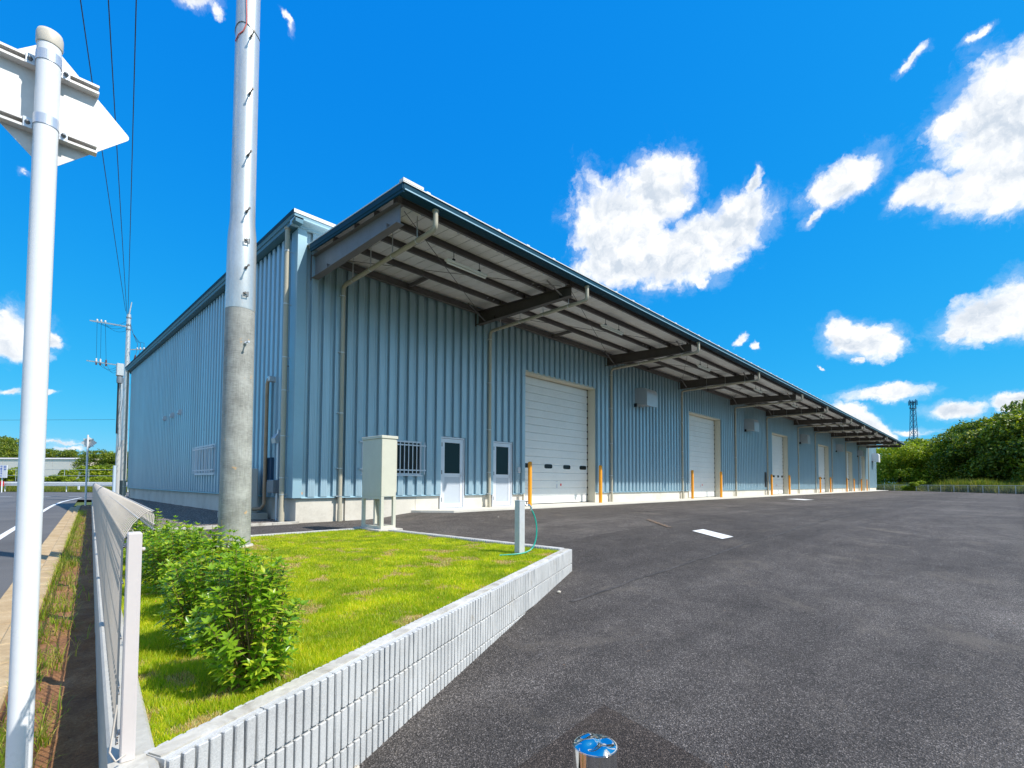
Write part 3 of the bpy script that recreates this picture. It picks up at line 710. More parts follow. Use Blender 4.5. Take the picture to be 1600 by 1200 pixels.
# ---- barred window, front and side
def window(org, ax, wd, z0, z1, out, frosted=False):
    ax = Vector(ax); out = Vector(out); o = Vector(org)
    def P(s, d, z): return o+ax*s+out*d+Vector((0, 0, z))
    def bx(b, s0, s1, d0, d1, za, zb): b.obox((P(s0, d0, za)+P(s1, d1, zb))/2, ax, out, (0, 0, 1), (s1-s0)/2, (d1-d0)/2, (zb-za)/2)
    f = MB()
    bx(f, 0, wd, -.03, .06, z0, z0+.05); bx(f, 0, wd, -.03, .06, z1-.05, z1); bx(f, 0, .05, -.03, .06, z0+.05, z1-.05); bx(f, wd-.05, wd, -.03, .06, z0+.05, z1-.05)
    bx(f, wd/2-.025, wd/2+.025, -.02, .045, z0+.05, z1-.05); bx(f, -.03, wd+.03, -.01, .085, z0-.03, z0-.001)
    W = part('window', f, ALUW, wh)
    for s0, s1 in ((.05, wd/2-.025), (wd/2+.025, wd-.05)):
        g = MB(); bx(g, s0, s1, .0, .01, z0+.05, z1-.05); part('pane', g, mat('frosted_pane', (.55, .60, .66), .5) if frosted else DGLASS, W)
    for s in lin(.03, wd+.06, 14):
        g = MB(); bx(g, s-.012, s+.012, .125, .14, z0+.02, z1-.02); part('bar', g, mat('bar_white', (.86, .88, .90), .4) if frosted else ALUW, W)
    g = MB()
    for z in (z0+.12, z1-.14): bx(g, -.08, wd+.12, .10, .124, z, z+.035)
    for s in (-.03, wd+.05):
        for z in (z0+.12, z1-.14): bx(g, s, s+.03, .0, .10, z+.004, z+.03)
    part('bar_rail', g, mat('bar_white', (.86, .88, .90), .4) if frosted else ALUW, W)
b = MB(); b.box(WN_[0], WN_[1], YF+.1, YF+.14, WN_[2], WN_[3]); part('window_backing', b, BLACK, wh)
window((WN_[0], YF-.01, 0), (1, 0, 0), WN_[1]-WN_[0], WN_[2], WN_[3], (0, -1, 0))
b = MB(); b.box(XS-.055, XS-.04, 18.13, 20.45, .24, 1.26); part('window_backing', b, BLACK, wh)
window((XS-.04, 18.1, 0), (0, 1, 0), 2.4, .25, 1.25, (-1, 0, 0), True)
# ---- shutters
def xz(px): return px
SLAT = None
for si, (x0, x1) in enumerate(SH):
    yS = YF+.33; W_ = x1-x0
    f = MB(); f.box(x0-.04, x0+.01, YF-.055, yS+.05, SL, 4.03); f.box(x1-.01, x1+.04, YF-.055, yS+.05, SL, 4.03); f.box(x0+.01, x1-.01, YF-.055, yS+.05, 3.99, 4.07)
    S = part('dock_shutter', f, CREAM, wh)
    nS = 16; hS = (3.99-SL-.03)/nS
    if SLAT is None:
        b = MB(); pf = [(0, .0), (-.012, .006), (-.016, .03), (-.016, .085), (-.012, .09), (-.016, .095), (-.016, .135), (-.011, .14), (-.016, .145), (-.016, .19), (-.012, .195), (-.016, .20), (-.016, .255), (-.012, .28), (0, .287), (.02, .287), (.02, 0)]
        b.prism([(0, y, z) for y, z in pf], (0, 0, 0), (1, 0, 0)); SLAT = b.mesh('slat')
    for k in range(nS):
        part('slat', SLAT, SHUT, S, (x0+.03, yS, SL+.02+k*hS), scale=(W_-.10, 1, (hS-.004)/.287))
    g = MB()
    for k in range(nS+1): g.box(x1-.07, x1-.02, yS-.03, yS+.02, SL+.02+k*hS-.03, SL+.02+k*hS+.03)
    part('guide_rollers', g, BLACK, S)
    if si in (0, 2, 3, 4):
        for fx_ in (.045, .345, .61, .86):
            xa = x0+fx_*W_; zc = .655; b = MB(); rr = .05; cx_, hw, hh = xa+.24*W_/4.37+.0, .24, .085
            vs = []
            for q_ in range(24):
                a = 2*math.pi*q_/24; ex = math.copysign(abs(math.cos(a))**.4, math.cos(a))*hw; ez = math.copysign(abs(math.sin(a))**.5, math.sin(a))*hh
                vs.append((cx_+ex, yS-.024, zc+ez))
            vs2 = [(cx_+(p[0]-cx_)*1.10, yS-.018, zc+(p[2]-zc)*1.25) for p in vs]
            b.add(vs+vs2, [tuple(range(24))]); part('vision_pane', b, DGLASS, S)
            b = MB(); v3 = [(p[0], yS-.028, p[2]) for p in vs2]; b.add(vs+[(p[0], p[1]-.004, p[2]) for p in vs2]+vs2, [(i, (i+1) % 24, 24+(i+1) % 24, 24+i) for i in range(24)]+[(24+i, 24+(i+1) % 24, 48+(i+1) % 24, 48+i) for i in range(24)]); part('pane_rim', b, SHUT, S)
    g = MB(); xc = x0+W_*.52; g.box(xc-.03, xc+.03, yS-.03, yS-.015, -.19, -.03); g.box(xc-.06, xc+.06, yS-.02, yS-.015, .05, .09); part('lock_plate', g, ALU, S)
    g = MB(); g.box(xc+.22, xc+.29, yS-.025, yS-.015, -.10, -.01); part('lock_button', g, REDP, S)
    g = MB(); g.box(x0+.03, x1-.05, yS-.02, yS+.03, SL, SL+.028); part('bottom_seal', g, BLACK, S)
# switch box beside the dock
b = MB(); b.box(12.30, 12.42, YF-.11, YF-.03, .36, .56, .01); part('switch_box', b, ALU, wh)
b = MB(); b.box(38.9, 39.3, YF-.11, YF-.03, -.2, .9, .01); part('notice_board', b, BLACK, wh)
b = MB(); b.lathe((0, 0, 0), [(.045, -.003), (.045, .003)], 16)
me = b.mesh('warning_sticker'); part('warning_sticker', me, ORANGE, wh, (4.80, YF-.050, -.27), rot=(R(90), 0, 0))
b = MB(); b.lathe((0, 0, 0), [(.012, -.004), (.012, .004)], 12); me = b.mesh('sticker_mark'); part('sticker_mark', me, WIRE, wh, (4.80, YF-.054, -.27), rot=(R(90), 0, 0))

# ---- canopy
CX0, CX1 = 4.85, 83.2; CY0 = 7.54
def deckz(y): return 5.745+(y-YF)*.054
# deck panels, one fold each
b = MB(); A_ = .318
pp = [(0.008, 0), (A_-.008, 0), (A_-.008, .03), (A_-.02, .035), (.02, .035), (.008, .03)]
vs = [(x, 0, z) for x, z in pp]+[(x, YF-.05-CY0, z+.054*(YF-.05-CY0)) for x, z in pp]
b.add(vs, [(i, (i+1) % 6, 6+(i+1) % 6, 6+i) for i in range(6)]+[tuple(range(5, -1, -1)), tuple(range(6, 12))]); DP = b.mesh('canopy_roof_panel')
nd = int((CX1-CX0)/A_)
for i in range(nd): part('canopy_roof_panel', DP, DECK, wh, (CX0+.02+i*A_, CY0+.02, deckz(CY0)-.02))
b = MB()
for i in range(1, nd): x = CX0+.02+i*A_; b.add([(x-.018, CY0+.03, deckz(CY0)-.012), (x+.018, CY0+.03, deckz(CY0)-.012), (x+.018, YF-.06, deckz(YF)-.012), (x-.018, YF-.06, deckz(YF)-.012)], [(0, 1, 2, 3)])
part('panel_joints', b, BLACK, wh, kind='stuff')
# pale seam caps along the roof edge
b = MB(); b.box(-.05, .05, 0, .25, 0, .05, .012); SC_ = b.mesh('seam_cap')
for i in range(int((CX1-CX0)/.95)): part('seam_cap', SC_, ROOFW, wh, (5.40+i*.95, CY0-.02, deckz(CY0)+.018))
b = MB(); b.add([(CX0-.03, CY0-.03, 5.525), (CX1, CY0-.03, 5.525), (CX1, CY0+.02, 5.53), (CX0-.03, CY0+.02, 5.53), (CX0-.03, CY0-.03, 5.545), (CX1, CY0-.03, 5.545), (CX1, CY0+.02, 5.55), (CX0-.03, CY0+.02, 5.55)], [(3, 2, 1, 0), (4, 5, 6, 7), (0, 1, 5, 4), (1, 2, 6, 5), (2, 3, 7, 6), (3, 0, 4, 7)])
b.add([(CX0-.03, CY0+.02, 5.53), (CX0-.03, YF-.02, deckz(YF)+.02), (CX0+.06, YF-.02, deckz(YF)+.02), (CX0+.06, CY0+.02, 5.53), (CX0-.03, CY0+.02, 5.55), (CX0-.03, YF-.02, deckz(YF)+.045), (CX0+.06, YF-.02, deckz(YF)+.045), (CX0+.06, CY0+.02, 5.55)],
      [(3, 2, 1, 0), (4, 5, 6, 7), (0, 1, 5, 4), (1, 2, 6, 5), (2, 3, 7, 6), (3, 0, 4, 7)])
b.box(CX0-.03, CX0+.42, CY0-.035, CY0+.1, 5.546, 5.60); part('roof_edge_cap', b, ROOFW, wh)
b = MB(); b.add([(CX0, CY0+.1, 5.56), (CX1, CY0+.1, 5.56), (CX1, YF, deckz(YF)+.05), (CX0, YF, deckz(YF)+.05)], [(0, 1, 2, 3)]); part('canopy_roof_sheet', b, ROOFW, wh)
# front gutter
gp_ = [(-.012, 5.525), (-.008, 5.44), (-.016, 5.425), (-.018, 5.39), (.0, 5.375), (.18, 5.365), (.20, 5.385), (.20, 5.40), (.02, 5.405), (.02, 5.525)]
b = MB(); b.prism([(0, CY0+y, z) for y, z in gp_], (CX0, 0, 0), (CX1, 0, 0)); part('canopy_gutter', b, FASCIA, wh)
b = MB(); b.prism([(0, CY0-.0205, 5.398), (0, CY0-.0205, 5.420), (0, CY0-.010, 5.428), (0, CY0-.010, 5.39)], (CX0+.02, 0, 0), (CX1, 0, 0)); part('gutter_lip_highlight', b, SIDE_TRIM, wh)  # pale strip laid along the lip, its highlight put into the colour
# verge fascia
b = MB(); y0, y1 = CY0+.002, YF-.22
pv = [(-.02, .02), (-.025, -.10), (-.010, -.115), (-.012, -.16), (.02, -.165), (.02, .02)]
b.add([(CX0+x, y0, deckz(y0)+z) for x, z in pv]+[(CX0+x, y1, deckz(y1)+z) for x, z in pv], [(i, (i+1) % 6, 6+(i+1) % 6, 6+i) for i in range(6)]+[tuple(range(5, -1, -1)), tuple(range(6, 12))])
part('verge_fascia', b, FASCIA, wh)
# purlins (channel sections)
def channel(y, zt, h, x0, x1, mat_):
    b = MB(); b.prism([(0, y, zt), (0, y-.06, zt), (0, y-.06, zt-.004), (0, y-.004, zt-.004), (0, y-.004, zt-h+.004), (0, y-.06, zt-h+.004), (0, y-.06, zt-h), (0, y, zt-h)], (x0, 0, 0), (x1, 0, 0)); return part('purlin', b, mat_, wh)
FR = [5.03, 10.42, 17.95, 25.05, 32.35, 39.45, 46.9, 53.9, 61.1, 68.4, 75.7, 82.9]
for y in (7.98, 8.84, 9.66, 10.66):
    for i in range(len(FR)-1): channel(y, deckz(y)-.022, .15, FR[i]+.01, FR[i+1]-.01, STEELG)
b = MB()
for i in range(len(FR)-1):
    for k in range(22):
        x = FR[i]+.25+k*(FR[i+1]-FR[i]-.5)/21
        if k % 5 < 3: b.box(x-.012, x+.012, 7.908, 7.921, 5.30, 5.322)
    for y in (8.78, 9.60, 10.60):
        for x in (FR[i]+.35, FR[i]+.6, FR[i+1]-.35, FR[i+1]-.6): b.box(x-.009, x+.009, y-.006, y+.055, deckz(y)-.10, deckz(y)-.085)
part('purlin_bolts', b, ALU, wh, kind='stuff')
# beams: tapered I sections
def beam(x, zb0, zb1, m):
    yA, yB = YF-.04, 7.92; t0, t1 = deckz(yA)-.175, deckz(yB)-.175
    hw = .085; tf = .012
    b = MB()
    def slabq(za0, za1, zc0, zc1, w2):
        vs = [(x-w2, yA, za0), (x+w2, yA, za0), (x+w2, yB, za1), (x-w2, yB, za1), (x-w2, yA, zc0), (x+w2, yA, zc0), (x+w2, yB, zc1), (x-w2, yB, zc1)]
        b.add(vs, [(0, 1, 2, 3), (7, 6, 5, 4), (0, 4, 5, 1), (1, 5, 6, 2), (2, 6, 7, 3), (3, 7, 4, 0)])
    slabq(zb0, zb1, zb0+tf, zb1+tf, hw); slabq(t0-tf, t1-tf, t0, t1, hw); slabq(zb0+tf, zb1+tf, t0-tf, t1-tf, .005)
    b.box(x-hw, x+hw, yA-.001, yA+.03, zb0-.04, t0+.03)
    for y in (8.3, 10.9):
        zb = zb0+(zb1-zb0)*(yA-y)/(yA-yB); tt = deckz(y)-.175
        b.box(x-hw+.01, x+hw-.01, y-.005, y+.005, zb+tf, min(tt-tf, zb+.12))
    B_ = part('canopy_beam', b, m, wh)
    c = MB(); c.box(x-.05, x+.05, 7.94, 8.1, t1+.0, t1+.16); 
    for y in (8.84, 9.66, 10.66): c.box(x-.05, x+.05, y-.07, y-.01, deckz(y)-.174, deckz(y)-.05)
    part('purlin_cleats', c, m, B_)
    return B_
beam(FR[0], 5.0, 4.965, mat('end_beam_skylit', (.20, .185, .18), .45, .1, var=.08))  # end beam's paler grey puts the skylight on its face into the colour
for x in FR[1:]: beam(x, 5.135, 5.075, STEEL)
# knee braces from purlins to beams, tie rods
for i, x in enumerate(FR[1:], 1):
    g = MB()
    for y, dx in ((11.3, .8), (8.2, .7)):
        g.obox(((x-dx+x-.05)/2, y, (deckz(y)-.17+5.15)/2), Vector((dx-.05, 0, 5.15-deckz(y)+.17)).normalized(), (0, 1, 0), Vector((deckz(y)-.17-5.15, 0, dx-.05)).normalized(), math.hypot(dx-.05, deckz(y)-.17-5.15)/2, .028, .004)
    part('knee_brace', g, STEELG, wh)
    g = MB(); xa = FR[i-1]
    g.tube([(xa+.2, 8.1, 5.36), (x-.2, 11.5, 5.5)], .008, 5); g.tube([(xa+.2, 11.5, 5.52), (x-.2, 8.1, 5.345)], .008, 5)
    part('tie_rod', g, STEELG, wh)
    g = MB(); xm = (xa+x)/2; g.box(xm-.03, xm+.03, 10.68, 11.70, 5.56, 5.66); part('strut', g, STEELG, wh)
b = MB(); b.prism([(0, YF-.084, 5.48), (0, YF-.20, 5.48), (0, YF-.20, 5.487), (0, YF-.092, 5.487), (0, YF-.092, 5.70), (0, YF-.084, 5.70)], (FR[0]+.1, 0, 0), (82.9, 0, 0)); part('wall_channel', b, STEELG, wh)
# tube lights
for i in range(len(FR)-1):
    xc = {0: 7.44, 1: 13.8}.get(i, (FR[i]+FR[i+1])/2-.3); g = MB(); z = 5.12
    g.box(xc-.64, xc+.64, 8.74, 8.84, z, z+.06, .01); T_ = part('tube_light', g, mat('lamp_white', (.88, .86, .78), .4), wh)
    g = MB(); g.tube([(xc-.6, 8.79, z-.025), (xc+.6, 8.79, z-.025)], .022, 10); part('tube', g, mat('lamp_white'), T_)
    g = MB()
    for dx in (-.4, .4): g.tube([(xc+dx, 8.79, z+.05), (xc+dx, 8.79, deckz(8.79)-.16)], .008, 5); g.box(xc+dx-.03, xc+dx+.03, 8.77, 8.82, z+.05, z+.12)
    part('hanger', g, BLACK, T_)
# downpipes
def rings(P, r):
    g = MB()
    for p, ax in P:
        p = Vector(p); ax = Vector(ax).normalized(); g.tube([p-ax*.012, p+ax*.012], r+.006, 14)
    return g
g = MB(); g.tube([(0, 0, -.012), (0, 0, .012)], .059, 14); g.box(-.10, -.055, -.01, .09, -.012, .012); PBV = g.mesh('pipe_bracket'); PBV.materials.append(GALV)
g = MB(); g.tube([(0, 0, -.012), (0, 0, .012)], .065, 14); g.box(.05, .20, -.008, .008, -.008, .008); PBS = g.mesh('pipe_bracket'); PBS.materials.append(GALV)
PX = [5.75, 10.9, 18.2, 25.15, 33.0, 39.5, 48.0, 54.05, 61.15, 68.5, 76.5]
for i, x in enumerate(PX):
    gz = yard_z(x, 11.6) if x < 8 else SL
    r = .052; yw = YF-.13; zo = 5.06
    xo = x-.018*x*.8; zo = 4.99; yo = 7.64; zw = 5.03
    if i == 0: xo = x-.10
    g = MB(); g.tube([(xo, yo, 5.385), (xo, yo, zo+.12), (xo, yo+.01, zo+.05), (xo+.005, yo+.05, zo+.012), (xo+.01, yo+.13, zo), (x, yw-.12, zw), (x, yw-.03, zw-.03), (x, yw, zw-.10), (x, yw, gz+.004)], r, 16)
    D = part('downpipe', g, PVC, wh)
    for (c_, za, zb_, ra) in (((xo, yo), 5.34, 5.372, r+.014), ((x, yw), gz+.005, gz+.28, r+.008), ((x, yw), .95, 1.02, r+.006)):
        g = MB(); g.tube([(*c_, za), (*c_, zb_)], ra, 16); part('pipe_socket', g, PVC, D)
    for z in (4.75, 3.3, 1.75, .35, -.35):
        part('pipe_bracket', PBV, GALV, D, (x, yw, z))
    for k_ in range(4):
        t_ = (.14, .40, .66, .90)[k_]; yy_ = (yo+.13)+(yw-.12-yo-.13)*t_; xx_ = xo+.01+(x-xo-.01)*t_; zz_ = zo+(zw-zo)*t_
        g = MB(); g.tube([(xx_, yy_-.012, zz_), (xx_, yy_+.012, zz_)], r+.006, 14); g.box(xx_-.012, xx_+.012, yy_-.004, yy_+.004, zz_+.05, deckz(yy_)-.04); part('pipe_hanger', g, GALV, D)
    if x > 8:
        g = MB(); g.box(x-.16, x+.16, YF-.048, YF-.03, FL+.01, 5.5); part('column_trim', g, mat('column_trim_blue', (.30, .43, .50), .4, .1), wh)
g = MB(); g.tube([(83.9, YF-.15, 5.9), (83.9, YF-.15, SL)], .06, 12); part('downpipe', g, PVC, wh)
for y, dzz in ((12.0, 0), (35.62, .26)):
    xx = 4.47
    g = MB(); g.tube([(xx, y, 6.16+dzz), (xx, y, -.955)], .058, 16); D = part('downpipe', g, PVC, wh)
    for za, zb_, ra in ((6.13+dzz, 6.17+dzz, .075), (-.95, -.62, .068), (1.55, 1.9, .063)): g = MB(); g.tube([(xx, y, za), (xx, y, zb_)], ra, 16); part('pipe_socket', g, PVC, D)
    for z in (5.6, 4.3, 3.0, 2.2, 1.1, .1, -.3): part('pipe_bracket', PBS, GALV, D, (xx, y, z))
# ---- vent hoods
def hood(x, w_, y0, y1, z0, z1, m):
    b = MB(); pf = [(y1, z1-.03), (y1, z1)]; d = y1-y0
    pf = [(y1, z0+.1), (y1, z1)]+[(y0+d*.42-d*.42*math.sin(a), z1-.32+.32*math.cos(a)) for a in [k*math.pi/2/7 for k in range(8)]]+[(y0, z0), (y0+.02, z0), (y0+.02, z0+.02), (y1-.02, z0+.12)]
    b.prism([(0, yy, zz) for yy, zz in pf], (x, 0, 0), (x+w_, 0, 0)); H = part('vent_hood', b, m, wh)
    g = MB(); g.box(x-.03, x+w_+.03, y1-.004, y1+.012, z0+.05, z1+.03); part('hood_flange', g, ALU, H)
    g = MB(); g.box(x-.06, x+.0, y1-.16, y1-.02, z0-.02, z0+.14); part('damper_motor', g, BLACK, H)
HOODM = mat('hood_steel', (.50, .52, .54), .42, .6, var=.05)
for x in (20.26, 34.84, 48.6, 63.3, 75.9): hood(x, 1.0, YF-.72, YF-.045, 3.62, 4.48, HOODM)
hood(87.2, 1.3, YF-.9, YF-.045, 3.3, 4.6, mat('hood_white', (.72, .73, .74), .4))
# small round-topped hoods on the side wall
for y in (25.83, 24.41, 23.05):
    b = MB(); b.prism([(0, 0, 0), (-.10, 0, 0), (-.16, 0, .05), (-.16, 0, .14), (-.10, 0, .20), (0, 0, .22)], (XS-.03, y-.09, 2.68), (XS-.03, y+.09, 2.68)); part('small_vent', b, ALU, wh)
# conduits, box, hood on the side wall near the corner
g = MB(); g.tube([(4.62, 12.98, 2.62), (4.55, 13.0, 2.66), (4.47, 13.05, 2.62), (4.46, 13.1, 2.5), (4.46, 13.12, -.55), (4.42, 13.2, -.68), (4.3, 13.42, -.70)], .045, 12); part('insulated_pipe', g, mat('copper_wrap', (.42, .30, .20), .5, .3, var=.2), wh)
g = MB(); g.tube([(4.52, 13.2, 2.6), (4.50, 13.2, .5), (4.50, 13.2, -.6)], .03, 8); g.box(4.44, 4.66, 12.93, 13.08, 2.55, 2.70, .02); part('pipe_cover', g, GALV, wh)
g = MB(); g.tube([(4.66, 12.25, 2.85), (4.56, 12.25, 2.85), (4.54, 12.25, 2.78), (4.54, 12.25, -.9)], .024, 8); g.lathe((4.54, 12.25, -.96), [(.07, 0), (.07, .05), (.03, .08)], 12); part('conduit', g, STEELP, wh)
g = MB(); g.tube([(4.56, 12.55, 1.3), (4.56, 12.55, -.95)], .035, 8); part('conduit', g, ALU, wh)
g = MB(); g.box(4.42, 4.62, 12.45, 12.85, -.27, .05, .012); part('junction_box', g, STEELP, wh)
g = MB(); g.prism([(0, 0, 0), (-.16, 0, -.02), (-.18, 0, .10), (-.10, 0, .22), (0, 0, .26)], (4.64, 12.5, .98), (4.64, 12.75, .98)); part('small_vent', g, GALV, wh)
g = MB(); g.box(4.52, 4.66, 12.9, 13.3, .0, .62, .01); part('meter_box', g, mat('meter_blue', (.02, .06, .12), .3), wh)

# ------------------------------------------------------------------ air conditioner
ac = thing('air_conditioner', (4.2, 13.9, -.95), 'grey outdoor air conditioner unit on a concrete base beside the side wall', 'air conditioner')
g = MB(); g.box(3.95, 4.42, 13.46, 14.45, -.80, .345, .015); part('casing', g, ACM, ac)
for k in range(5): g = MB(); g.box(3.99+k*.085, 4.06+k*.085, 13.453, 13.462, -.35, .28); part('casing_rib', g, ACM, ac)
g = MB(); g.box(3.99, 4.38, 13.450, 13.462, -.74, -.42, .003); part('service_cover', g, ACM, ac)
g = MB(); g.lathe((0, 0, 0), [(.36, 0), (.36, .02), (.34, .02), (.34, 0)], 24); me = g.mesh('fan_guard'); part('fan_guard', me, BLACK, ac, (3.94, 13.95, -.2), rot=(0, R(90), 0))
g = MB(); g.box(3.8, 4.62, 13.30, 14.6, -.99, -.80, .01); part('concrete_base', g, CONC, ac)

# ------------------------------------------------------------------ cabinet on legs
cab = thing('electrical_cabinet', (5.1, 8.85, -.92), 'tall beige metal cabinet on legs at the corner of the lawn', 'cabinet')
x0, x1, y0, y1 = 5.03, 5.36, 8.46, 9.22; zb = -.28; zt = .90
g = MB(); g.box(x0, x1, y0, y1, zb, zt-.03, .006); part('cabinet_body', g, BEIGE, cab)
g = MB(); g.box(x0-.015, x1+.03, y0-.015, y1+.015, zt-.03, zt+.03, .006); part('cabinet_top', g, BEIGE, cab)
g = MB(); g.box(x1, x1+.022, y0+.01, y1-.01, zb+.08, zt-.05, .005); part('cabinet_door', g, BEIGE, cab)
g = MB(); g.box(x0-.004, x0, y0+.02, y1-.02, zb+.06, zt-.08); part('side_panel', g, BEIGE, cab)
for lx, ly in ((x0, y0), (x1-.06, y0), (x0, y1-.06), (x1-.06, y1-.06)): g = MB(); g.box(lx, lx+.06, ly, ly+.06, -.915, zb); part('leg', g, BEIGE, cab)
g = MB(); g.box(x0+.06, x1-.06, y0, y0+.05, -.912, -.85); g.box(x0, x0+.05, y0+.06, y1-.06, -.912, -.86); g.box(x1-.05, x1, y0+.06, y1-.06, -.912, -.86); g.box(x0, x0+.02, y0+.06, y1-.06, zb-.05, zb-.001); part('base_frame', g, BEIGE, cab)
for yy in (8.72, 8.82):
    g = MB(); g.tube([(5.18, yy+.12, zb+.02), (5.18, yy+.06, -.5), (5.19, yy, -.7), (5.2, yy+.02, -.93)], .03, 10); part('cable_duct', g, PVC, cab)
g = MB(); g.box(x0-.12, x1+.10, y0-.12, y1+.12, -1.0, -.915, .01); part('plinth', g, MORTAR, cab)

# ------------------------------------------------------------------ water stand and hose
ws = thing('water_stand', (4.81, 4.53, -.95), 'square grey post water tap standing on the lawn near its corner', 'water tap')
g = MB(); g.box(-.05, .05, -.05, .05, 0, .715, .004); me = g.mesh('post'); part('post', me, mat('tap_post', (.58, .59, .60), .5, .1, var=.1, vscale=12, bump=.3, bscale=150), ws, (4.81, 4.53, -.955), rot=(0, 0, R(-4)))
g = MB(); g.box(-.052, .052, -.052, .052, .715, .722); me = g.mesh('post_cap'); part('post_cap', me, ALUW, ws, (4.81, 4.53, -.955), rot=(0, 0, R(-4)))
g = MB(); g.tube([(4.85, 4.50, -.30), (4.93, 4.46, -.30), (4.95, 4.45, -.33), (4.95, 4.45, -.38)], .014, 8); g.tube([(4.89, 4.48, -.29), (4.89, 4.48, -.25)], .01, 6); g.box(4.865, 4.915, 4.47, 4.49, -.255, -.24); part('tap', g, CHROME, ws)
g = MB(); P = [Vector(p) for p in ((4.95, 4.45, -.36), (4.98, 4.43, -.42), (5.0, 4.40, -.55), (4.98, 4.38, -.72), (4.90, 4.37, -.86), (4.78, 4.38, -.915), (4.62, 4.42, -.93), (4.42, 4.52, -.935))]
pts = []
for i in range(len(P)-1):
    for t in (0, .25, .5, .75):
        p0, p1, p2, p3 = P[max(i-1, 0)], P[i], P[i+1], P[min(i+2, len(P)-1)]
        pts.append(.5*((2*p1)+(p2-p0)*t+(2*p0-5*p1+4*p2-p3)*t*t+(3*p1-3*p2+p3-p0)*t**3))
pts.append(P[-1]); g.tube(pts, .0095, 8)
solo('garden_hose', g, GREENH, 'green garden hose hanging from the water tap onto the grass', 'hose', base=(4.9, 4.4, -.93))

# ------------------------------------------------------------------ orange bollards
g = MB(); g.lathe((0, 0, 0), [(.07, 0), (.07, 1.50), (.062, 1.53), (.03, 1.545)], 20); OB = g.mesh('bollard'); OB.materials.append(ORANGE)
where = ['left of the nearest dock shutter, level with the water tap', 'between the first and second bays, right of the nearest shutter', 'left of the second dock shutter', 'right of the second dock shutter',
         'in front of the third dock shutter', 'right of the third dock shutter', 'in front of the fourth dock shutter', 'right of the fourth dock shutter', 'in front of the fifth dock shutter',
         'right of the fifth dock shutter', 'in front of the last dock shutter', 'beyond the last dock shutter']
BX = [12.56, 16.9, 25.7, 29.7, 39.4, 44.0, 54.3, 58.7, 67.0, 71.3, 76.1, 80.3]
for i, x in enumerate(BX):
    o = part('bollard', OB, ORANGE, None, (x, 11.35, SL)); tag(o, 'orange pipe bollard '+where[i], 'bollard', 'orange bollards along the dock')

# ------------------------------------------------------------------ chrome bollard in front of the camera
cb_ = thing('steel_bollard', (1.083, .746, -1.5), 'polished stainless steel bollard with a dented sky-reflecting cap', 'bollard')
g = MB(); g.lathe((0, 0, 0), [(.057, 0), (.057, .818)], 40); me = g.mesh('tube'); part('tube', me, CHROME, cb_, (1.083, .746, -1.50))
V = []; F = []; nr, na = 16, 48
for i in range(nr+1):
    rr = i/nr
    for k in range(na):
        a = 2*math.pi*k/na; x, y = rr*math.cos(a), rr*math.sin(a)
        h = .012*(1-rr**4)+(1-rr**2)*(.010*math.sin(4.2*x+2*y+1)*math.cos(5*y-1.5*x)-.014*math.exp(-((x-.25)**2*7+(y+.1)**2*12))+.007*math.exp(-((x+.35)**2*14+(y-.3)**2*9)))
        V.append((x*.0575, y*.0575, h))
for i in range(nr):
    for k in range(na): F.append((i*na+k, (i+1)*na+k, (i+1)*na+(k+1) % na, i*na+(k+1) % na))
g = MB(); g.add(V, F, True); me = g.mesh('cap'); part('cap', me, CHROME, cb_, (1.083, .746, -.684))

# ------------------------------------------------------------------ yard markings, stones
def patch(name, pts, m, z=.006):
    g = MB(); A, B_, C, D = [Vector((*p, 0)) for p in pts]; V = []; k = 8
    for i in range(k+1):
        for j in range(k+1):
            p = A.lerp(B_, i/k).lerp(D.lerp(C, i/k), j/k); V.append((p.x, p.y, yard_z(p.x, p.y)+z))
    g.add(V, [(i*(k+1)+j, (i+1)*(k+1)+j, (i+1)*(k+1)+j+1, i*(k+1)+j+1) for i in range(k) for j in range(k)]); return struct(name, g, m)
patch('painted_marking', [(10.42, 4.62), (10.86, 4.56), (10.30, 3.70), (9.84, 3.75)], CACC, .012)
patch('painted_marking', [(31.0, 8.2), (32.4, 7.95), (31.5, 6.9), (30.1, 7.03)], CACC, .012)
def f_rust(T, b, gp):
    n = T.noise(gp, 14, 5, .8)
    T.l.new(T.ramp(n.outputs[0], [(.48, (.085, .078, .074)), (.56, (.26, .15, .07)), (.70, (.42, .25, .10))]), b.inputs['Base Color'])
patch('rusty_marking', [(11.42, 6.3), (11.55, 6.25), (10.62, 5.17), (10.50, 5.22)], mat('rust_smear', rough=.85, fn=f_rust), .012)
# darker repair seam in the asphalt
def f_seam(T, b, gp):
    n = T.noise(gp, 9, 5, .7); T.l.new(T.ramp(n.outputs[0], [(.4, (.035, .031, .029)), (.6, (.085, .075, .07))]), b.inputs['Base Color'])
SEAM = mat('asphalt_seam', rough=.8, fn=f_seam)
def ribbon(name, P, wd, m, z):
    g = MB(); V = []; n = len(P)
    for i, p in enumerate(P):
        t = (Vector(P[min(i+1, n-1)])-Vector(P[max(i-1, 0)])).normalized(); q_ = Vector((-t.y, t.x))*wd/2*random.uniform(.6, 1.3)
        for s in (1, -1): x, y = p[0]+q_.x*s, p[1]+q_.y*s; V.append((x, y, yard_z(x, y)+z))
    g.add(V, [(2*i, 2*i+1, 2*i+3, 2*i+2) for i in range(n-1)]); return struct(name, g, m)
JP = [Vector(p) for p in [(4.339, 3.296, 0), (5.854, 3.311, 0), (7.78, 3.255, 0), (13.035, 3.153, 0), (19.451, 2.844, 0), (32.602, 2.083, 0), (54.327, 0.693, 0)]]
P = []
for i in range(len(JP)-1):
    for k in range(8):
        t = k/8; p = JP[i].lerp(JP[i+1], t); P.append((p.x+random.gauss(0, .015), p.y+random.gauss(0, .015)))
ribbon('asphalt_joint', P, .045, SEAM, .006)
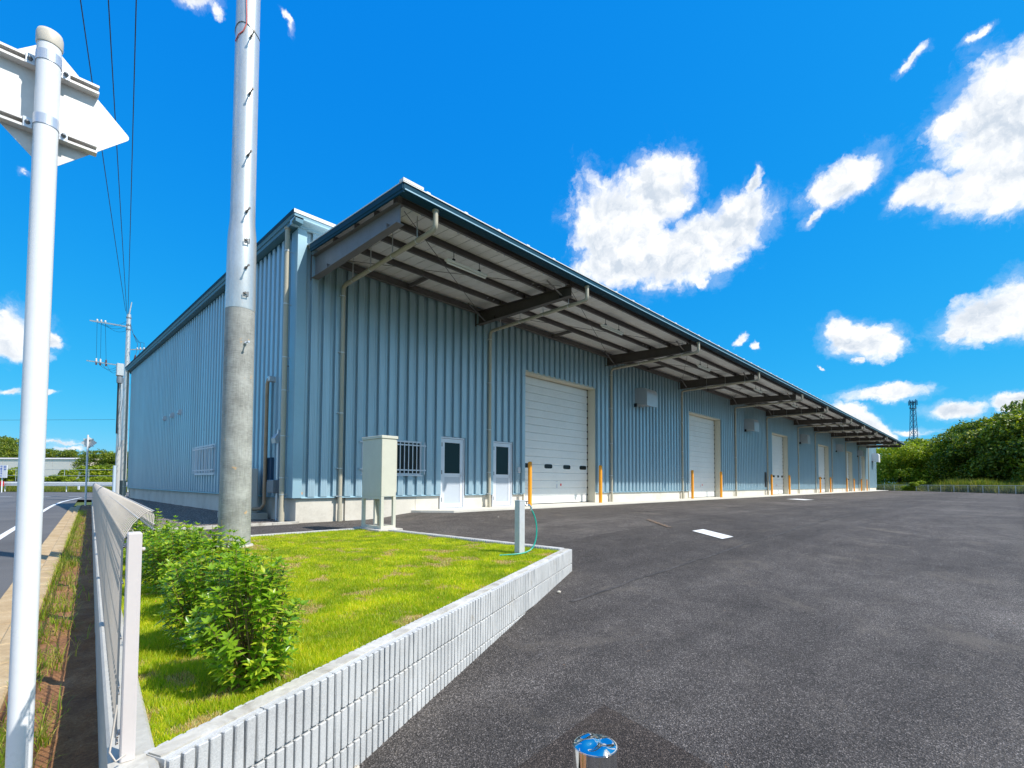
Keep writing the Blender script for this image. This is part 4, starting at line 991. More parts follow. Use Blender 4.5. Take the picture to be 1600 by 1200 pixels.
def f_patch(T, b, gp):
    f_asph(T, b, gp); l = [k for k in T.l if k.to_socket == b.inputs['Base Color']][0].from_socket
    T.l.new(T.mix(1, l, (.74, .68, .64), 'MULTIPLY'), b.inputs['Base Color'])
patch('asphalt_patch', [(1.50, 1.75), (2.72, 1.80), (2.60, 1.05), (1.30, .70)], mat('asphalt_patch', rough=.9, fn=f_patch), .005)
g = MB(); g.lathe((0, 0, 0), [(.018, 0), (.036, .012), (.034, .03), (.015, .042)], 7); SM_ = g.mesh('stone')
for v_ in SM_.vertices: v_.co += Vector((random.uniform(-.005, .005),)*3)
spots = [((4.52, 3.62), .8, 'pale stone lying on the asphalt near the far end of the block wall'), ((8.85, 9.1), .6, 'small pale pebble on the asphalt in front of the doors'),
         ((1.27, 2.335), .5, 'small tan pebble at the foot of the block wall')]
for (x, y), s, lb in spots:
    o = part('stone', SM_, STONE, None, (x, y, yard_z(x, y)), scale=(s, s*.8, s*.8)); tag(o, lb, 'stone')
V = []; F = []
for i in range(2600):
    d = random.random()**1.6*14+.9; a = random.uniform(-.85, .95); L_ = math.tan(a)*d*.9
    x, y = .697*L_+.717*d, -.717*L_+.697*d
    if UV(0, 1).dot(Vector((x, y, 0))) < .25 or (Vector((x, y, 0))-W0).dot(WN) < .02 and x < 5.6 and y < 9.3: continue
    if y > 10.2: continue
    s = random.uniform(.0015, .0042)*(1+d*.04); z = yard_z(x, y)+s*.4; o = len(V)
    V += [(x-s, y, z), (x, y-s, z), (x+s, y, z), (x, y+s, z), (x, y, z+s*.8)]; F += [(o, o+1, o+4), (o+1, o+2, o+4), (o+2, o+3, o+4), (o+3, o, o+4)]
me = npmesh('grit', np.array(V), np.array(F), 3); part('grit', me, mat('grit_grey', (.22, .19, .15), .8, 0, var=.4, vscale=8), None, kind='stuff')

# ------------------------------------------------------------------ near utility pole
up_ = thing('utility_pole', (2.3, 7.88, -.95), 'thick near utility pole, sheathed grey below and bright galvanised steel above', 'utility pole')
px_, py_ = 2.30, 7.95
g = MB(); g.lathe((px_, py_, 0), [(.214, -1.1), (.205, .6), (.198, 2.58)], 40); part('lower_shaft', g, POLELOW, up_)
g = MB(); g.lathe((px_, py_, 0), [(.200, 2.56), (.203, 2.58), (.193, 3.62), (.187, 3.72), (.170, 3.90), (.168, 4.0), (.163, 7.2), (.150, 11.5)], 40); part('upper_shaft', g, GALV, up_)
def bolt(z, a, r, ln, m=STEELG, lug=False):
    g = MB(); d = Vector((math.cos(a), math.sin(a), 0)); p = Vector((px_, py_, z))+d*r
    if lug:
        g.tube([p-d*.01, p+d*.03], .018, 8); t = Vector((-d.y, d.x, 0)); g.tube([p+d*.03-t*.03, p+d*.03-t*.03-Vector((0, 0, .05)), p+d*.03+t*.03-Vector((0, 0, .05)), p+d*.03+t*.03+Vector((0, 0, .02))], .008, 6)
        part('eye_bolt', g, m, up_)
    else:
        g.tube([p-d*.02, p+d*ln], .0095, 8); g.tube([p+d*ln, p+d*(ln+.015)], .016, 8); g.tube([p+d*.012, p+d*.03], .021, 8); part('step_bolt', g, m, up_)
A0 = R(-90)
for z, ln in ((6.72, .13), (5.83, .13), (4.88, .13), (4.02, .13), (3.16, .13)): bolt(z, A0, .165 if z > 3.9 else .19, ln)
bolt(3.58, A0, .19, 0, STEELG, True); bolt(2.78, A0, .198, 0, STEELG, True); bolt(2.04, A0+.1, .198, .11, ALU)
for z in (5.3, 6.3, 7.3): bolt(z, A0+math.pi, .163, .13)
g = MB(); pp_ = []
for k in range(25): a = 2*math.pi*k/24; pp_.append((px_+.1675*math.cos(a), py_+.1675*math.sin(a), 6.86+.05*math.sin(a*2)))
g.tube(pp_, .006, 6); part('wire_band', g, STEELP, up_)
g = MB(); g.tube([(px_+.175*math.cos(a), py_+.175*math.sin(a), z) for a, z in ((R(-118), 7.6), (R(-116), 7.3), (R(-112), 7.0), (R(-112), 6.88), (R(-125), 6.76), (R(-150), 6.70), (R(-172), 6.62))], .007, 6); part('red_cord', g, REDC, up_)
g = MB(); g.lathe((px_, py_, 0), [(.26, -1.0), (.25, -.93), (.22, -.925)], 24); part('footing_collar', g, CONC, up_)

# ------------------------------------------------------------------ street sign seen from behind
SP = CF(53.5, 1.95); 
sg = thing('warning_sign', (SP.x, SP.y, -1.45), 'white sign pole at left edge with the back of a large diamond sign', 'road sign')
pb, pt_ = CF(29, 1.95), CF(76.5, 1.95)
sx, sy = CF(55, 1.95)[:2]
sx, sy = -.02, 2.62
sx, sy = .05, 2.746
sg.location = (sx, sy, -1.4); WL[sg.name] = Vector(sg.location)
g = MB(); g.lathe((sx, sy, 0), [(.0385, -1.55), (.0385, 1.80)], 32); part('pole', g, WHITEP, sg)
g = MB(); g.lathe((sx, sy, 0), [(.041, 1.80), (.0425, 1.805), (.0425, 1.845), (.039, 1.858), (.02, 1.866)], 32); part('pole_cap', g, mat('cap_cream', (.66, .60, .50), .45), sg)
def diamond(cx, cy, cz, hd, th, m, parent, name='sign_plate'):
    b = MB(); rr = .018*hd/.28; V = []
    for k, (dx, dz) in enumerate(((1, 0), (0, 1), (-1, 0), (0, -1))):
        for j in range(5):
            a = math.pi/2*k+R(-45+22.5*j); c0 = (hd-rr*math.sqrt(2)); V.append((cx+dx*c0+rr*math.cos(a), cy, cz+dz*c0+rr*math.sin(a)))
    n = len(V); V2 = [(x, y+th, z) for x, y, z in V]; b.add(V+V2, [tuple(range(n)), tuple(range(2*n-1, n-1, -1))]+[(i, n+i, n+(i+1) % n, (i+1) % n) for i in range(n)])
    return part(name, b, m, parent)
plate = diamond(.053, sy+.085, 1.60, .283, .003, PLATE, sg)
for z in (1.745, 1.475):
    b = MB(); x0, x1 = -.115, .215; y = sy+.048
    b.box(x0, x1, y, y+.037, z-.019, z-.016); b.box(x0, x1, y, y+.037, z+.016, z+.019); b.box(x0, x1, y+.034, y+.037, z-.016, z+.016)
    b.box(x0, x1, y, y+.003, z+.009, z+.016); b.box(x0, x1, y, y+.003, z-.016, z-.009); part('mounting_rail', b, PLATE, sg)
    b = MB(); P = [(sx+.0405*math.cos(a), sy+.0405*math.sin(a)) for a in [R(20-k*220/24) for k in range(25)]]
    for i in range(24):
        (xa, ya), (xb, yb) = P[i], P[i+1]; b.add([(xa, ya, z-.021), (xb, yb, z-.021), (xb, yb, z+.021), (xa, ya, z+.021)], [(0, 1, 2, 3)], True)
    b.box(sx-.068, sx-.038, y-.006, y-.002, z-.021, z+.021); b.box(sx+.038, sx+.068, y-.006, y-.002, z-.021, z+.021); b.box(sx-.041, sx-.037, sy+.012, y-.002, z-.021, z+.021); b.box(sx+.037, sx+.041, sy+.012, y-.002, z-.021, z+.021)
    S_ = part('strap', b, ALU, sg)
    for dx in (-.055, .055):
        b = MB(); b.lathe((0, 0, 0), [(.0095, 0), (.0095, .002), (.0075, .003), (.0075, .009), (.004, .010), (.004, .016)], 6); me = b.mesh('bolt'); part('bolt', me, STEELP, S_, (sx+dx, y-.006, z), rot=(R(90), 0, 0))

# ---- distant copy of such a sign
p = CF(134.5, 27.5)
fs = thing('warning_sign', (p.x, p.y, -1.4), 'small distant diamond road sign seen from behind, past the far end of the mesh fence', 'road sign')
g = MB(); g.lathe((p.x, p.y, 0), [(.045, -1.4), (.045, 2.62)], 16); part('pole', g, WHITEP, fs)
b = MB(); hd = .42; ax = Vector((.80, -.60, 0)); c = Vector((p.x, p.y, 2.18))+Vector((.6, .8, 0))*.09; V = [c+ax*hd, c+Vector((0, 0, hd*.8)), c-ax*hd, c-Vector((0, 0, hd*.8))]
b.add(V+[v+Vector((.6, .8, 0))*.01 for v in V], [(0, 1, 2, 3), (7, 6, 5, 4)]+[(i, 4+i, 4+(i+1) % 4, (i+1) % 4) for i in range(4)]); part('sign_plate', b, PLATE, fs)
for dz in (.2, -.2): b = MB(); b.obox(c-Vector((.6, .8, 0))*.03+Vector((0, 0, dz)), ax, (.6, .8, 0), (0, 0, 1), .25, .02, .03); part('mounting_rail', b, PLATE, fs)

# ------------------------------------------------------------------ far utility poles
def farpole(px, fwd, r0, r1, ztop, zj, label, b0=-1.1):
    p = CF(px, fwd); t = thing('utility_pole', (p.x, p.y, b0), label, 'utility pole')
    g = MB(); g.lathe((p.x, p.y, 0), [(r0, b0), (r0*.96, zj)], 24); part('lower_shaft', g, CONCP, t)
    g = MB(); g.lathe((p.x, p.y, 0), [(r0*.97, zj), (r0*.93, zj+2), (r1, ztop)], 24); part('upper_shaft', g, GALV, t)
    g = MB()
    cr = Vector((-.1, -1, 0)).normalized()
    for k in range(24):
        z = .9+k*.45
        if z < ztop-.5: g.tube([Vector((p.x, p.y, z))+cr*r1, Vector((p.x, p.y, z))+cr*(r0+.14)+Vector((-.717, -.69, 0))*.0], .012, 5)
    part('step_bolts', g, STEELG, t)
    return t, p
RT = Vector((.697, -.717, 0)); FW = Vector((.717, .697, 0))
tB, pB = farpole(192, 34.5, .185, .125, 12.0, 2.9, 'tall far utility pole close by the warehouse corner, carrying the top crossarm')
tA, pA = farpole(183.3, 41, .20, .15, 9.9, 2.9, 'shorter far utility pole with transformer, just left of the taller one')
def arm(parent, c, a, b_, r=.045): g = MB(); g.obox((Vector(a)+Vector(b_))/2, (Vector(b_)-Vector(a)).normalized(), (0, 0, 1), (Vector(b_)-Vector(a)).normalized().cross(Vector((0, 0, 1))), (Vector(b_)-Vector(a)).length/2, r, r); return part('crossarm', g, GALV, parent)
def insul(parent, p, h=.18, m=None, r=.05):
    g = MB(); g.lathe(p, [(r*.4, 0), (r, h*.2), (r*.5, h*.35), (r, h*.5), (r*.5, h*.65), (r*.9, h*.8), (r*.3, h)], 12); return part('insulator', g, m or PORC, parent)
def at(px, y, fwd): q_ = CF(px, fwd); return Vector((q_.x, q_.y, (752.5-y+(px-190)*.0045)/758*fwd))
a0, a1 = at(131, 498.5, 34.3), at(188, 508, 34.3); arm(tB, 0, a0, a1)
tops = []
for px in (142, 148.5, 155): t_ = (px-131)/57; p = a0.lerp(a1, t_)+Vector((0, 0, .03)); insul(tB, p, .16, PORC, .07); tops.append(p)
g = MB(); g.tube([(pB.x, pB.y, 11.9), (pB.x+.12, pB.y-.12, 12.9)], [.05, .03], 8); part('lightning_rod', g, GALV, tB)
g = MB()
for z in (11.75, 11.2, 10.9): g.lathe((pB.x, pB.y, z), [(.15, -.05), (.16, 0), (.15, .05)], 16)
part('pole_band', g, STEELP, tB)
r0_, r1_ = at(196, 545, 34.4), at(223, 544.5, 34.4); arm(tB, 0, r0_, r1_, .03)
r2_, r3_ = at(196, 565, 34.4), at(222, 563, 34.4); arm(tB, 0, r2_, r3_, .03)
for i, px in enumerate((207, 212, 217.5)):
    p = r0_.lerp(r1_, (px-196)/27); insul(tB, p+Vector((0, 0, .02)), .12, PORC, .06)
    q2 = r2_.lerp(r3_, (px-201)/27); g = MB(); m_ = p.lerp(q2, .45); e_ = p.lerp(q2, .85)
    g.tube([p, m_], .012, 5); g.tube([m_+(e_-m_)*t for t in (0, .1, .2, .3, .4, .5, .6, .7, .8, .9, 1)], [.03, .06]*5+[.03], 8); part('surge_arrester', g, PORCB, tB)
b0_, b1_ = at(128, 562.5, 40.8), at(180, 570, 40.8); arm(tA, 0, b0_, b1_)
ins2 = []
for i, px in enumerate((143, 149.5, 158.5)):
    p = b0_.lerp(b1_, (px-128)/52); insul(tA, p-Vector((0, 0, .25)), .25, PORCB, .08); insul(tA, p, .32, PORC if i < 2 else PORCB, .08); ins2.append(p+Vector((0, 0, .1)))
c = at(181, 576, 40.6); tr = MB(); tr.box(c.x-.25, c.x+.25, c.y-.25, c.y+.25, c.z-.6, c.z+.45, .04); part('transformer', tr, GALV, tA)
c2 = c-Vector((0, 0, .95)); tr = MB(); tr.lathe(c2, [(.2, -.25), (.22, 0), (.2, .3)], 14); part('switch', tr, STEELP, tA)
g = MB(); q_ = at(179, 595, 40.7); g.tube([q_+Vector((.3, -.3, .6)), q_+Vector((.1, -.1, .5)), q_, q_-Vector((0, 0, 1)), Vector((q_.x, q_.y, 4))], .06, 8); part('riser_cable', g, BLACK, tA)
g = MB(); q_ = at(187, 590, 40.7); g.tube([q_, q_+Vector((.05, .05, -1.5)), q_-Vector((.1, 0, 3)), Vector((q_.x, q_.y, 3.4)), Vector((q_.x-.1, q_.y, 2.6))], .03, 6); part('riser_cable', g, STEELP, tA)
p = CF(178, 40.5); g = MB(); g.lathe((p.x, p.y, 0), [(.11, -1.4), (.11, 1.3)], 12); part('cable_guard', g, mat('guard_pale_blue', (.50, .60, .68), .5), tA)
# dark band at the foot of the taller pole
g = MB(); g.lathe((pB.x, pB.y, 0), [(.192, -1.0), (.192, .05)], 20); part('foot_guard', g, mat('guard_dark', (.03, .05, .06), .6), tB)
def sag(a, b_, s, n=14): a, b_ = Vector(a), Vector(b_); return [a.lerp(b_, i/n)-Vector((0, 0, 4*s*(i/n)*(1-i/n))) for i in range(n+1)]
def wire(name, pts, r, label, parent=None, group=None):
    g = MB(); g.tube(pts, r, 6)
    if parent: return part(name, g, WIRE, parent)
    return solo(name, g, WIRE, label, 'cable', group, base=pts[0])
g_ = 'power lines overhead'
def dirpt(px, y, d): q_ = CF(px, d); return Vector((q_.x, q_.y, (753-y)/758*d))
# three lines run from the tall pole back over the road verge, past the viewer
for (pts, lb) in ((((100, 0), (186.5, 484)), 'outermost black overhead wire, nearest the road'), (((143, 0), (188.5, 488)), 'middle black overhead wire of the three'), (((186, 0), (190.5, 490)), 'innermost black overhead wire, rising almost straight up')):
    B_ = dirpt(*pts[1], 34.5); zt = 12.3; d = 12.3*758/753; A_ = dirpt(pts[0][0], 0, d)
    end = B_+(A_-B_)*2.6; P_ = sag(B_, end, .55, 28); 
    # keep the measured passing point: lift the span by its own sag there
    lift = 4*.55*(1/2.6)*(1-1/2.6); P_ = [p+Vector((0, 0, lift*min(1, i/11))) for i, p in enumerate(P_)]
    wire('overhead_wire', P_, .014, lb, None, g_)
for i in range(3):
    wire('drop_wire', sag(tops[i], ins2[i]+Vector((0, 0, .2)), .0, 6), .010, '', tB)
    wire('jumper_wire', sag(tops[i]-Vector((0, 0, .1)), Vector((pB.x, pB.y, 11.6-.35*i)), .35, 10), .009, '', tB)
    wire('jumper_wire', sag(ins2[i], c+Vector((-.2, .2, .2-.2*i)), .45, 10), .010, '', tA)
    p = r0_.lerp(r1_, ((207, 212, 217.5)[i]-196)/27)
    wire('jumper_wire', [Vector((pB.x, pB.y, 11.7)), Vector((pB.x, pB.y, 10.6))+RT*.35, Vector((pB.x, pB.y, 10.0))+RT*(.6+.1*i), p+Vector((0, 0, .45)), p+Vector((0, 0, .1))], .012, '', tB)
# faint horizontal cables
wire('overhead_wire', [CF(-300, 70, 8.5), CF(176, 44, 5.6)], .012, 'thin cable crossing behind the shorter far pole', None, None)

# ------------------------------------------------------------------ guardrail, pipe fence, signboard, hall
gr = thing('guardrail', CF(80, 62.3, -1.4), 'white double-wave guardrail along the far side of the crossing road', 'guardrail')
pf = [(-.04, -.67), (0, -.62), (0, -.56), (-.07, -.50), (-.07, -.46), (-.0, -.42), (0, -.38), (-.07, -.33), (-.07, -.28), (0, -.23), (0, -.18), (-.04, -.14)]
k = 0
for a in range(-520, 240, 48):
    A, B_ = CF(a, 62.3), CF(a+47.6, 62.3); b = MB(); V = []
    for q_ in (A, B_):
        for dy, z in pf: V.append((q_.x+FW.x*dy, q_.y+FW.y*dy, z+.02))
    n = len(pf); b.add(V, [(i, i+1, n+i+1, n+i) for i in range(n-1)]); part('rail_section', b, RAILW, gr)
    c = CF(a, 62.45); b = MB(); b.lathe((c.x, c.y, 0), [(.06, -1.42), (.06, -.2)], 10); part('post', b, RAILW, gr)
c = CF(2, 61.9); b = MB(); b.obox((c.x, c.y, -.40), RT, FW, (0, 0, 1), .30, .03, .32); part('reflector', b, REDP, gr)
c = CF(123, 61.9); b = MB(); b.obox((c.x, c.y, -.85), RT, FW, (0, 0, 1), .10, .05, .25); part('marker_post', b, RAILW, gr)
pfz = thing('pipe_fence', CF(110, 74, -1.4), 'thin two-rail grey pipe fence behind the guardrail', 'fence')
for z in (1.72, .78): b = MB(); b.tube([CF(-300, 74, z), CF(176, 74, z)], .032, 6); part('rail', b, GALV, pfz)
for px in range(-280, 180, 38): b = MB(); q_ = CF(px, 74.1); b.tube([(q_.x, q_.y, -1.4), (q_.x, q_.y, 1.8)], .045, 6); part('post', b, GALV, pfz)
sb = thing('signboard', CF(-5, 57, -1.4), 'small white board with blue characters on a post at the far left', 'signboard')
def onb(px, y, d=0): q_ = CF(px, 57-d); return Vector((q_.x, q_.y, (751.3-y)/758*57))
cc_ = (onb(-14, 727)+onb(10.2, 747))/2; b = MB(); b.obox(cc_, RT, FW, (0, 0, 1), 12.1/758*57, .03, .75); part('board', b, WHITEP, sb)
q_ = CF(2.8, 57.1); b = MB(); b.lathe((q_.x, q_.y, 0), [(.06, -1.4), (.06, .4)], 10); part('post', b, WHITEP, sb)
b = MB()
def stroke(px, y, wpx, hpx): b.obox(onb(px, y, .05), RT, FW, (0, 0, 1), wpx/758*57/2, .004, hpx/758*57/2)
for (x_, y_, w_, h_) in ((6.5, 728.6, 3, .5), (5.3, 730, .5, 2.6), (6.6, 730.6, 2.4, .5), (8, 729.8, .5, 2.2), (6.6, 733, 3, .5), (5.4, 733.8, .6, 1.6), (6.6, 734.3, 2, .4), (7.8, 733.6, .5, 1.2),
                         (1, 728.6, 3, .6), (1.8, 730.2, .6, 1.4), (.6, 732.3, 3, .7), (1.6, 733.4, .7, 1.4), (.4, 734, 1.8, .4), (.8, 736, 2, .6), (1.4, 737.4, 1.2, .7), (.8, 739.6, 2.4, .6), (1.8, 740.6, .6, 1.2), (.4, 743.6, 2.6, .5), (1.4, 744.6, .5, 1.2)): stroke(x_, y_, w_, h_)
for dx in (-6, -12):
    for y_ in (729, 733, 737, 741): stroke(dx, y_, 3.2, .6); stroke(dx+1, y_+1.2, .7, 1.8); stroke(dx-1, y_+1.4, .7, 1.2)
part('lettering', b, BLUEINK, sb)
hl = thing('storage_hall', CF(0, 100, -1.4), 'long low cream-white storage hall behind the trees and pipe fence', 'hall')
A, B_ = CF(-520, 101), CF(134, 95); d = (B_-A); nH = 26; ln = d.length/nH; dd = d.normalized(); nn = Vector((-dd.y, dd.x, 0))
for i in range(nH):
    P = A+dd*(i*ln); b = MB(); b.prism([(0, 0, 0), tuple(dd*(ln-.05)), tuple(dd*(ln-.05)+Vector((0, 0, 5.6))), (0, 0, 5.6)], P+Vector((0, 0, -1.4)), P+nn*.3+Vector((0, 0, -1.4))); part('wall_panel', b, HALL, hl)
b = MB(); b.prism([(0, 0, 0), tuple(-nn*.12+Vector((0, 0, .02))), tuple(-nn*.12+Vector((0, 0, .12))), tuple(nn*6+Vector((0, 0, .62))), tuple(nn*18+Vector((0, 0, .7))), tuple(nn*18)], A+Vector((0, 0, 4.2)), B_+Vector((0, 0, 4.2))+dd*.2); part('roof', b, HALLR, hl)
b = MB(); b.prism([(0, 0, 0), tuple(dd*-18), tuple(dd*-18+Vector((0, 0, .1)))], B_, B_); 
b = MB(); b.add([tuple(B_+Vector((0, 0, -1.4))), tuple(B_+nn*18+Vector((0, 0, -1.4))), tuple(B_+nn*18+Vector((0, 0, 3.7))), tuple(B_+Vector((0, 0, 3.7)))], [(0, 1, 2, 3)]); part('end_wall', b, HALL, hl)

# ------------------------------------------------------------------ trees
def leafcards(P, Nn, size, asp=.55, bend=.25):
    """rhombic two-triangle leaves at points P with normals Nn"""
    n = len(P); ax = rng.normal(size=(n, 3)); ax -= Nn*(ax*Nn).sum(1)[:, None]; ax /= np.linalg.norm(ax, axis=1)[:, None]+1e-9
    bx = np.cross(Nn, ax); s = size*rng.uniform(.6, 1.35, n)[:, None]
    V = np.stack([P-ax*s, P+bx*s*asp+Nn*s*bend*.4, P+ax*s-Nn*s*bend, P-bx*s*asp+Nn*s*bend*.4], 1).reshape(-1, 3)
    i = np.arange(n)[:, None]*4; F = np.concatenate([i+[0, 1, 2], i+[0, 2, 3]], 1).reshape(-1, 3); return V, F
def unit(v): return v/(np.linalg.norm(v, axis=1)[:, None]+1e-9)
def crown_mesh(name, lobes, n, size, m):
    Vs = []; Fs = []; o = 0; tot = sum(l[3]**2 for l in lobes)
    for (x, y, z, r) in lobes:
        k = int(n*r*r/tot); d = unit(rng.normal(size=(k, 3))); d[:, 2] = np.where(d[:, 2] < -.55, -d[:, 2], d[:, 2])
        bump = np.array([mnoise.noise(Vector(q_)*3.1+Vector((x, y, z))) for q_ in d])
        rad = r*(.58+.44*rng.random(k)**.5+.50*bump); P = np.array([x, y, z])+d*rad[:, None]*np.array([1, 1, .85])
        Nn = unit(d+rng.normal(size=(k, 3))*.75); V, F = leafcards(P, Nn, size); Vs.append(V); Fs.append(F+o); o += len(V)
    me = npmesh(name, np.concatenate(Vs), np.concatenate(Fs), 3); me.materials.append(m); return me
def lobeset(seed, kind):
    r_ = random.Random(seed); L_ = []
    if kind == 'round':
        for k in range(20):
            a = r_.uniform(0, 6.28); z = r_.uniform(.30, .92); w_ = math.sqrt(max(.05, 1-((z-.52)/.5)**2))*.36; rr = r_.uniform(.12, .20)
            L_.append((w_*math.cos(a)*r_.uniform(.6, 1.1), w_*math.sin(a)*r_.uniform(.6, 1.1), z, rr))
        L_ += [(0, 0, .55, .26), (0, 0, .8, .17)]
    elif kind == 'broad':
        for k in range(26):
            a = r_.uniform(0, 6.28); z = r_.uniform(.16, .86); w_ = math.sqrt(max(.08, 1-((z-.4)/.6)**2))*.5; rr = r_.uniform(.11, .18)
            L_.append((w_*math.cos(a)*r_.uniform(.5, 1.1), w_*math.sin(a)*r_.uniform(.5, 1.1), z, rr))
        L_ += [(0, 0, .45, .32)]
    else:
        for k in range(14):
            a = r_.uniform(0, 6.28); z = r_.uniform(.18, .8); w_ = .32; L_.append((w_*math.cos(a)*r_.uniform(.2, 1.1), w_*math.sin(a)*r_.uniform(.2, 1.1), z, r_.uniform(.12, .2)))
    return L_
CR = {'r': [crown_mesh('crown', lobeset(s, 'round'), 13000, .017, TREEM) for s in (1, 2)], 'b': [crown_mesh('crown', lobeset(s, 'broad'), 14000, .016, TREEM) for s in (3, 4, 8)],
      'y': [crown_mesh('crown', lobeset(s, 'broad'), 14000, .016, TREEY) for s in (5, 9)], 's': [crown_mesh('crown', lobeset(s, 'shrub'), 6500, .028, TREEY) for s in (6, 7)]}
TK = []
for s in range(2):
    g = MB(); r_ = random.Random(s+20)
    g.tube([(0, 0, 0), (.01, .0, .2), (.0, .01, .45), (.01, 0, .7)], [.028, .022, .016, .006], 8)
    for k in range(7):
        a = r_.uniform(0, 6.28); z = r_.uniform(.2, .55); d = Vector((math.cos(a), math.sin(a), r_.uniform(.5, 1.2)))
        g.tube([(0, 0, z), Vector((0, 0, z))+d*.14, Vector((0, 0, z))+d*.27+Vector((0, 0, .03))], [.012, .008, .003], 6)
    TK.append(g.mesh('trunk')); TK[-1].materials.append(BARK)
def tree(px, fwd, topy, kind, wid, label, group, z0=-1.2, i=0, cat='tree', name='tree'):
    q_ = CF(px, fwd); H = (752.5+(px-190)*.0045-topy)/758*fwd-z0; t = thing(name, (q_.x, q_.y, z0), label, cat, group); a = random.uniform(0, 6.28)
    part('trunk', TK[i % 2], BARK, t, (q_.x, q_.y, z0), rot=(0, 0, a), scale=(H*1.0, H*1.0, H))
    part('crown', CR[kind][i % len(CR[kind])], TREEM, t, (q_.x, q_.y, z0), rot=(0, 0, a), scale=(wid, wid, H*1.02))
G1 = 'trees beyond the yard fence'
RT_ = [(1384, 84, 699, 'y', 8, 'yellow-green tree showing just past the end of the warehouse'), (1404, 76, 690, 'y', 8, 'bright yellow-green tree under the tip of the canopy'),
       (1424, 90, 690, 'b', 10, 'tree standing in front of the lattice tower foot'), (1443, 76, 683, 'y', 9, 'bright rounded tree right of the lattice tower'), (1466, 88, 682, 'b', 10, 'darker tree behind the bright rounded tree'),
       (1486, 74, 681, 'y', 9, 'yellow-green tree midway along the yard fence'), (1500, 84, 674, 'b', 11, 'dark tree rising midway along the tree line'), (1524, 70, 671, 'b', 10, 'dark tree before the tree line steps up'),
       (1538, 82, 660, 'b', 11, 'tree where the tree line steps up'), (1556, 68, 652, 'b', 10, 'mid-green tree on the tall side of the line'), (1570, 76, 645, 'r', 11, 'tall tree second from the right edge'),
       (1590, 64, 642, 'b', 10, 'big dark tree close to the right edge'), (1606, 72, 633, 'r', 12, 'tallest tree at the right edge of the view'), (1640, 62, 634, 'b', 12, 'tall tree just cut off by the right edge'),
       (1690, 58, 640, 'b', 12, 'tree beyond the right edge of the view'), (1425, 67, 748, 's', 3, 'small leafy bush behind the left part of the yard fence'), (1528, 61, 746, 's', 3, 'small bush behind the right part of the yard fence')]
for i, (px, fw_, ty, k, wd, lb) in enumerate(RT_): tree(px, fw_+(4 if k == 's' else 5), ty, k, wd*1.15*(.85+.3*random.random()), lb, G1, i=i)
G2 = 'trees behind the white storage hall'
LT = [(-20, 118, 690, 'r', 11, 'dark tree at the left edge above the hall'), (4, 120, 686, 'r', 10, 'tall dark tree over the left end of the hall'), (18, 116, 696, 'r', 8, 'shoulder-high dark tree right of the tallest one'), (34, 122, 699, 'r', 5, 'thin tree half hidden by the white sign pole'),
      (74, 118, 697, 'b', 11, 'wide flat-topped tree just right of the white sign pole'), (90, 118, 702, 'b', 9, 'sloping tree above the middle of the hall'), (112, 124, 708, 'b', 10, 'low distant tree above the hall roof'), (124, 124, 709, 'b', 9, 'low distant tree beside the small sign'),
      (143, 104, 711, 'b', 5.5, 'tree at the right end of the hall'), (155, 100, 705, 'y', 6, 'rounded green tree right of the hall'), (168, 96, 702, 'b', 7, 'tallest tree between hall and utility poles'), (182, 96, 708, 'b', 8, 'tree behind the shorter far utility pole'),
      (200, 100, 712, 'b', 9, 'tree behind the taller far utility pole'), (152, 84, 724, 's', 5, 'low bright tree right of the hall end'), (170, 82, 722, 's', 7, 'low dark tree left of the far poles'), (-60, 120, 690, 'b', 13, 'tree outside the left edge')]
for i, (px, fw_, ty, k, wd, lb) in enumerate(LT): tree(px, fw_, ty, k, wd*1.15, lb, G2, i=i, z0=-1.4)
G3 = 'bushes in front of the storage hall'
for i, (px, fw_, ty, wd, lb) in enumerate(((105, 76, 727, 3.6, 'round green bush in front of the hall, left of the small sign'), (72, 77, 739, 3, 'low bush just right of the white sign pole'), (85, 76, 738, 3, 'low yellowish bush between pole and round bush'),
                                      (8, 77, 725, 4, 'straggly bush right of the signboard'), (27, 76, 727, 4, 'loose bush left of the white sign pole'), (112, 75, 741, 4, 'dark low bush under the round bush'), (140, 76, 742, 4, 'low bush right of the small sign'), (160, 77, 740, 4, 'dark low bush near the far poles'), (-20, 77, 726, 4, 'bush cut off by the left edge'))):
    tree(px, fw_, ty, 's', wd, lb, G3, i=i, z0=-1.45, cat='bush', name='bush')

# ------------------------------------------------------------------ lattice tower
T0 = CF(1428.5, 215, -1.0); tw = thing('lattice_tower', T0, 'blue lattice communications tower behind the trees', 'tower')
Ht = 38.4; nz = 15
def leg(k, t): wdt = 1.75*(1-t)+.62*t; a = math.pi/4+k*math.pi/2; return T0+RT*(math.cos(a)*wdt*1.3)+FW*(math.sin(a)*wdt*1.3)+Vector((0, 0, Ht*t))
for k in range(4): g = MB(); g.tube([leg(k, 0), leg(k, 1)], .13, 5); part('leg', g, TOWERM, tw)
for k in range(4):
    g = MB()
    for i in range(nz):
        a, c = i/nz, (i+1)/nz; g.tube([leg(k, a), leg((k+1) % 4, c)], .07, 4); g.tube([leg((k+1) % 4, a), leg(k, c)], .07, 4); g.tube([leg(k, c), leg((k+1) % 4, c)], .07, 4)
    part('bracing', g, TOWERM, tw)
for z in (Ht-3.4, Ht-.6):
    g = MB(); g.lathe(T0+Vector((0, 0, z)), [(1.3, 0), (1.3, .12), (1.25, .12), (1.25, .02)], 12)
    for k in range(12): a = k*math.pi/6; c = T0+Vector((1.27*math.cos(a), 1.27*math.sin(a), z)); g.tube([c, c+Vector((0, 0, 1))], .04, 4)
    part('platform', g, TOWERM, tw)
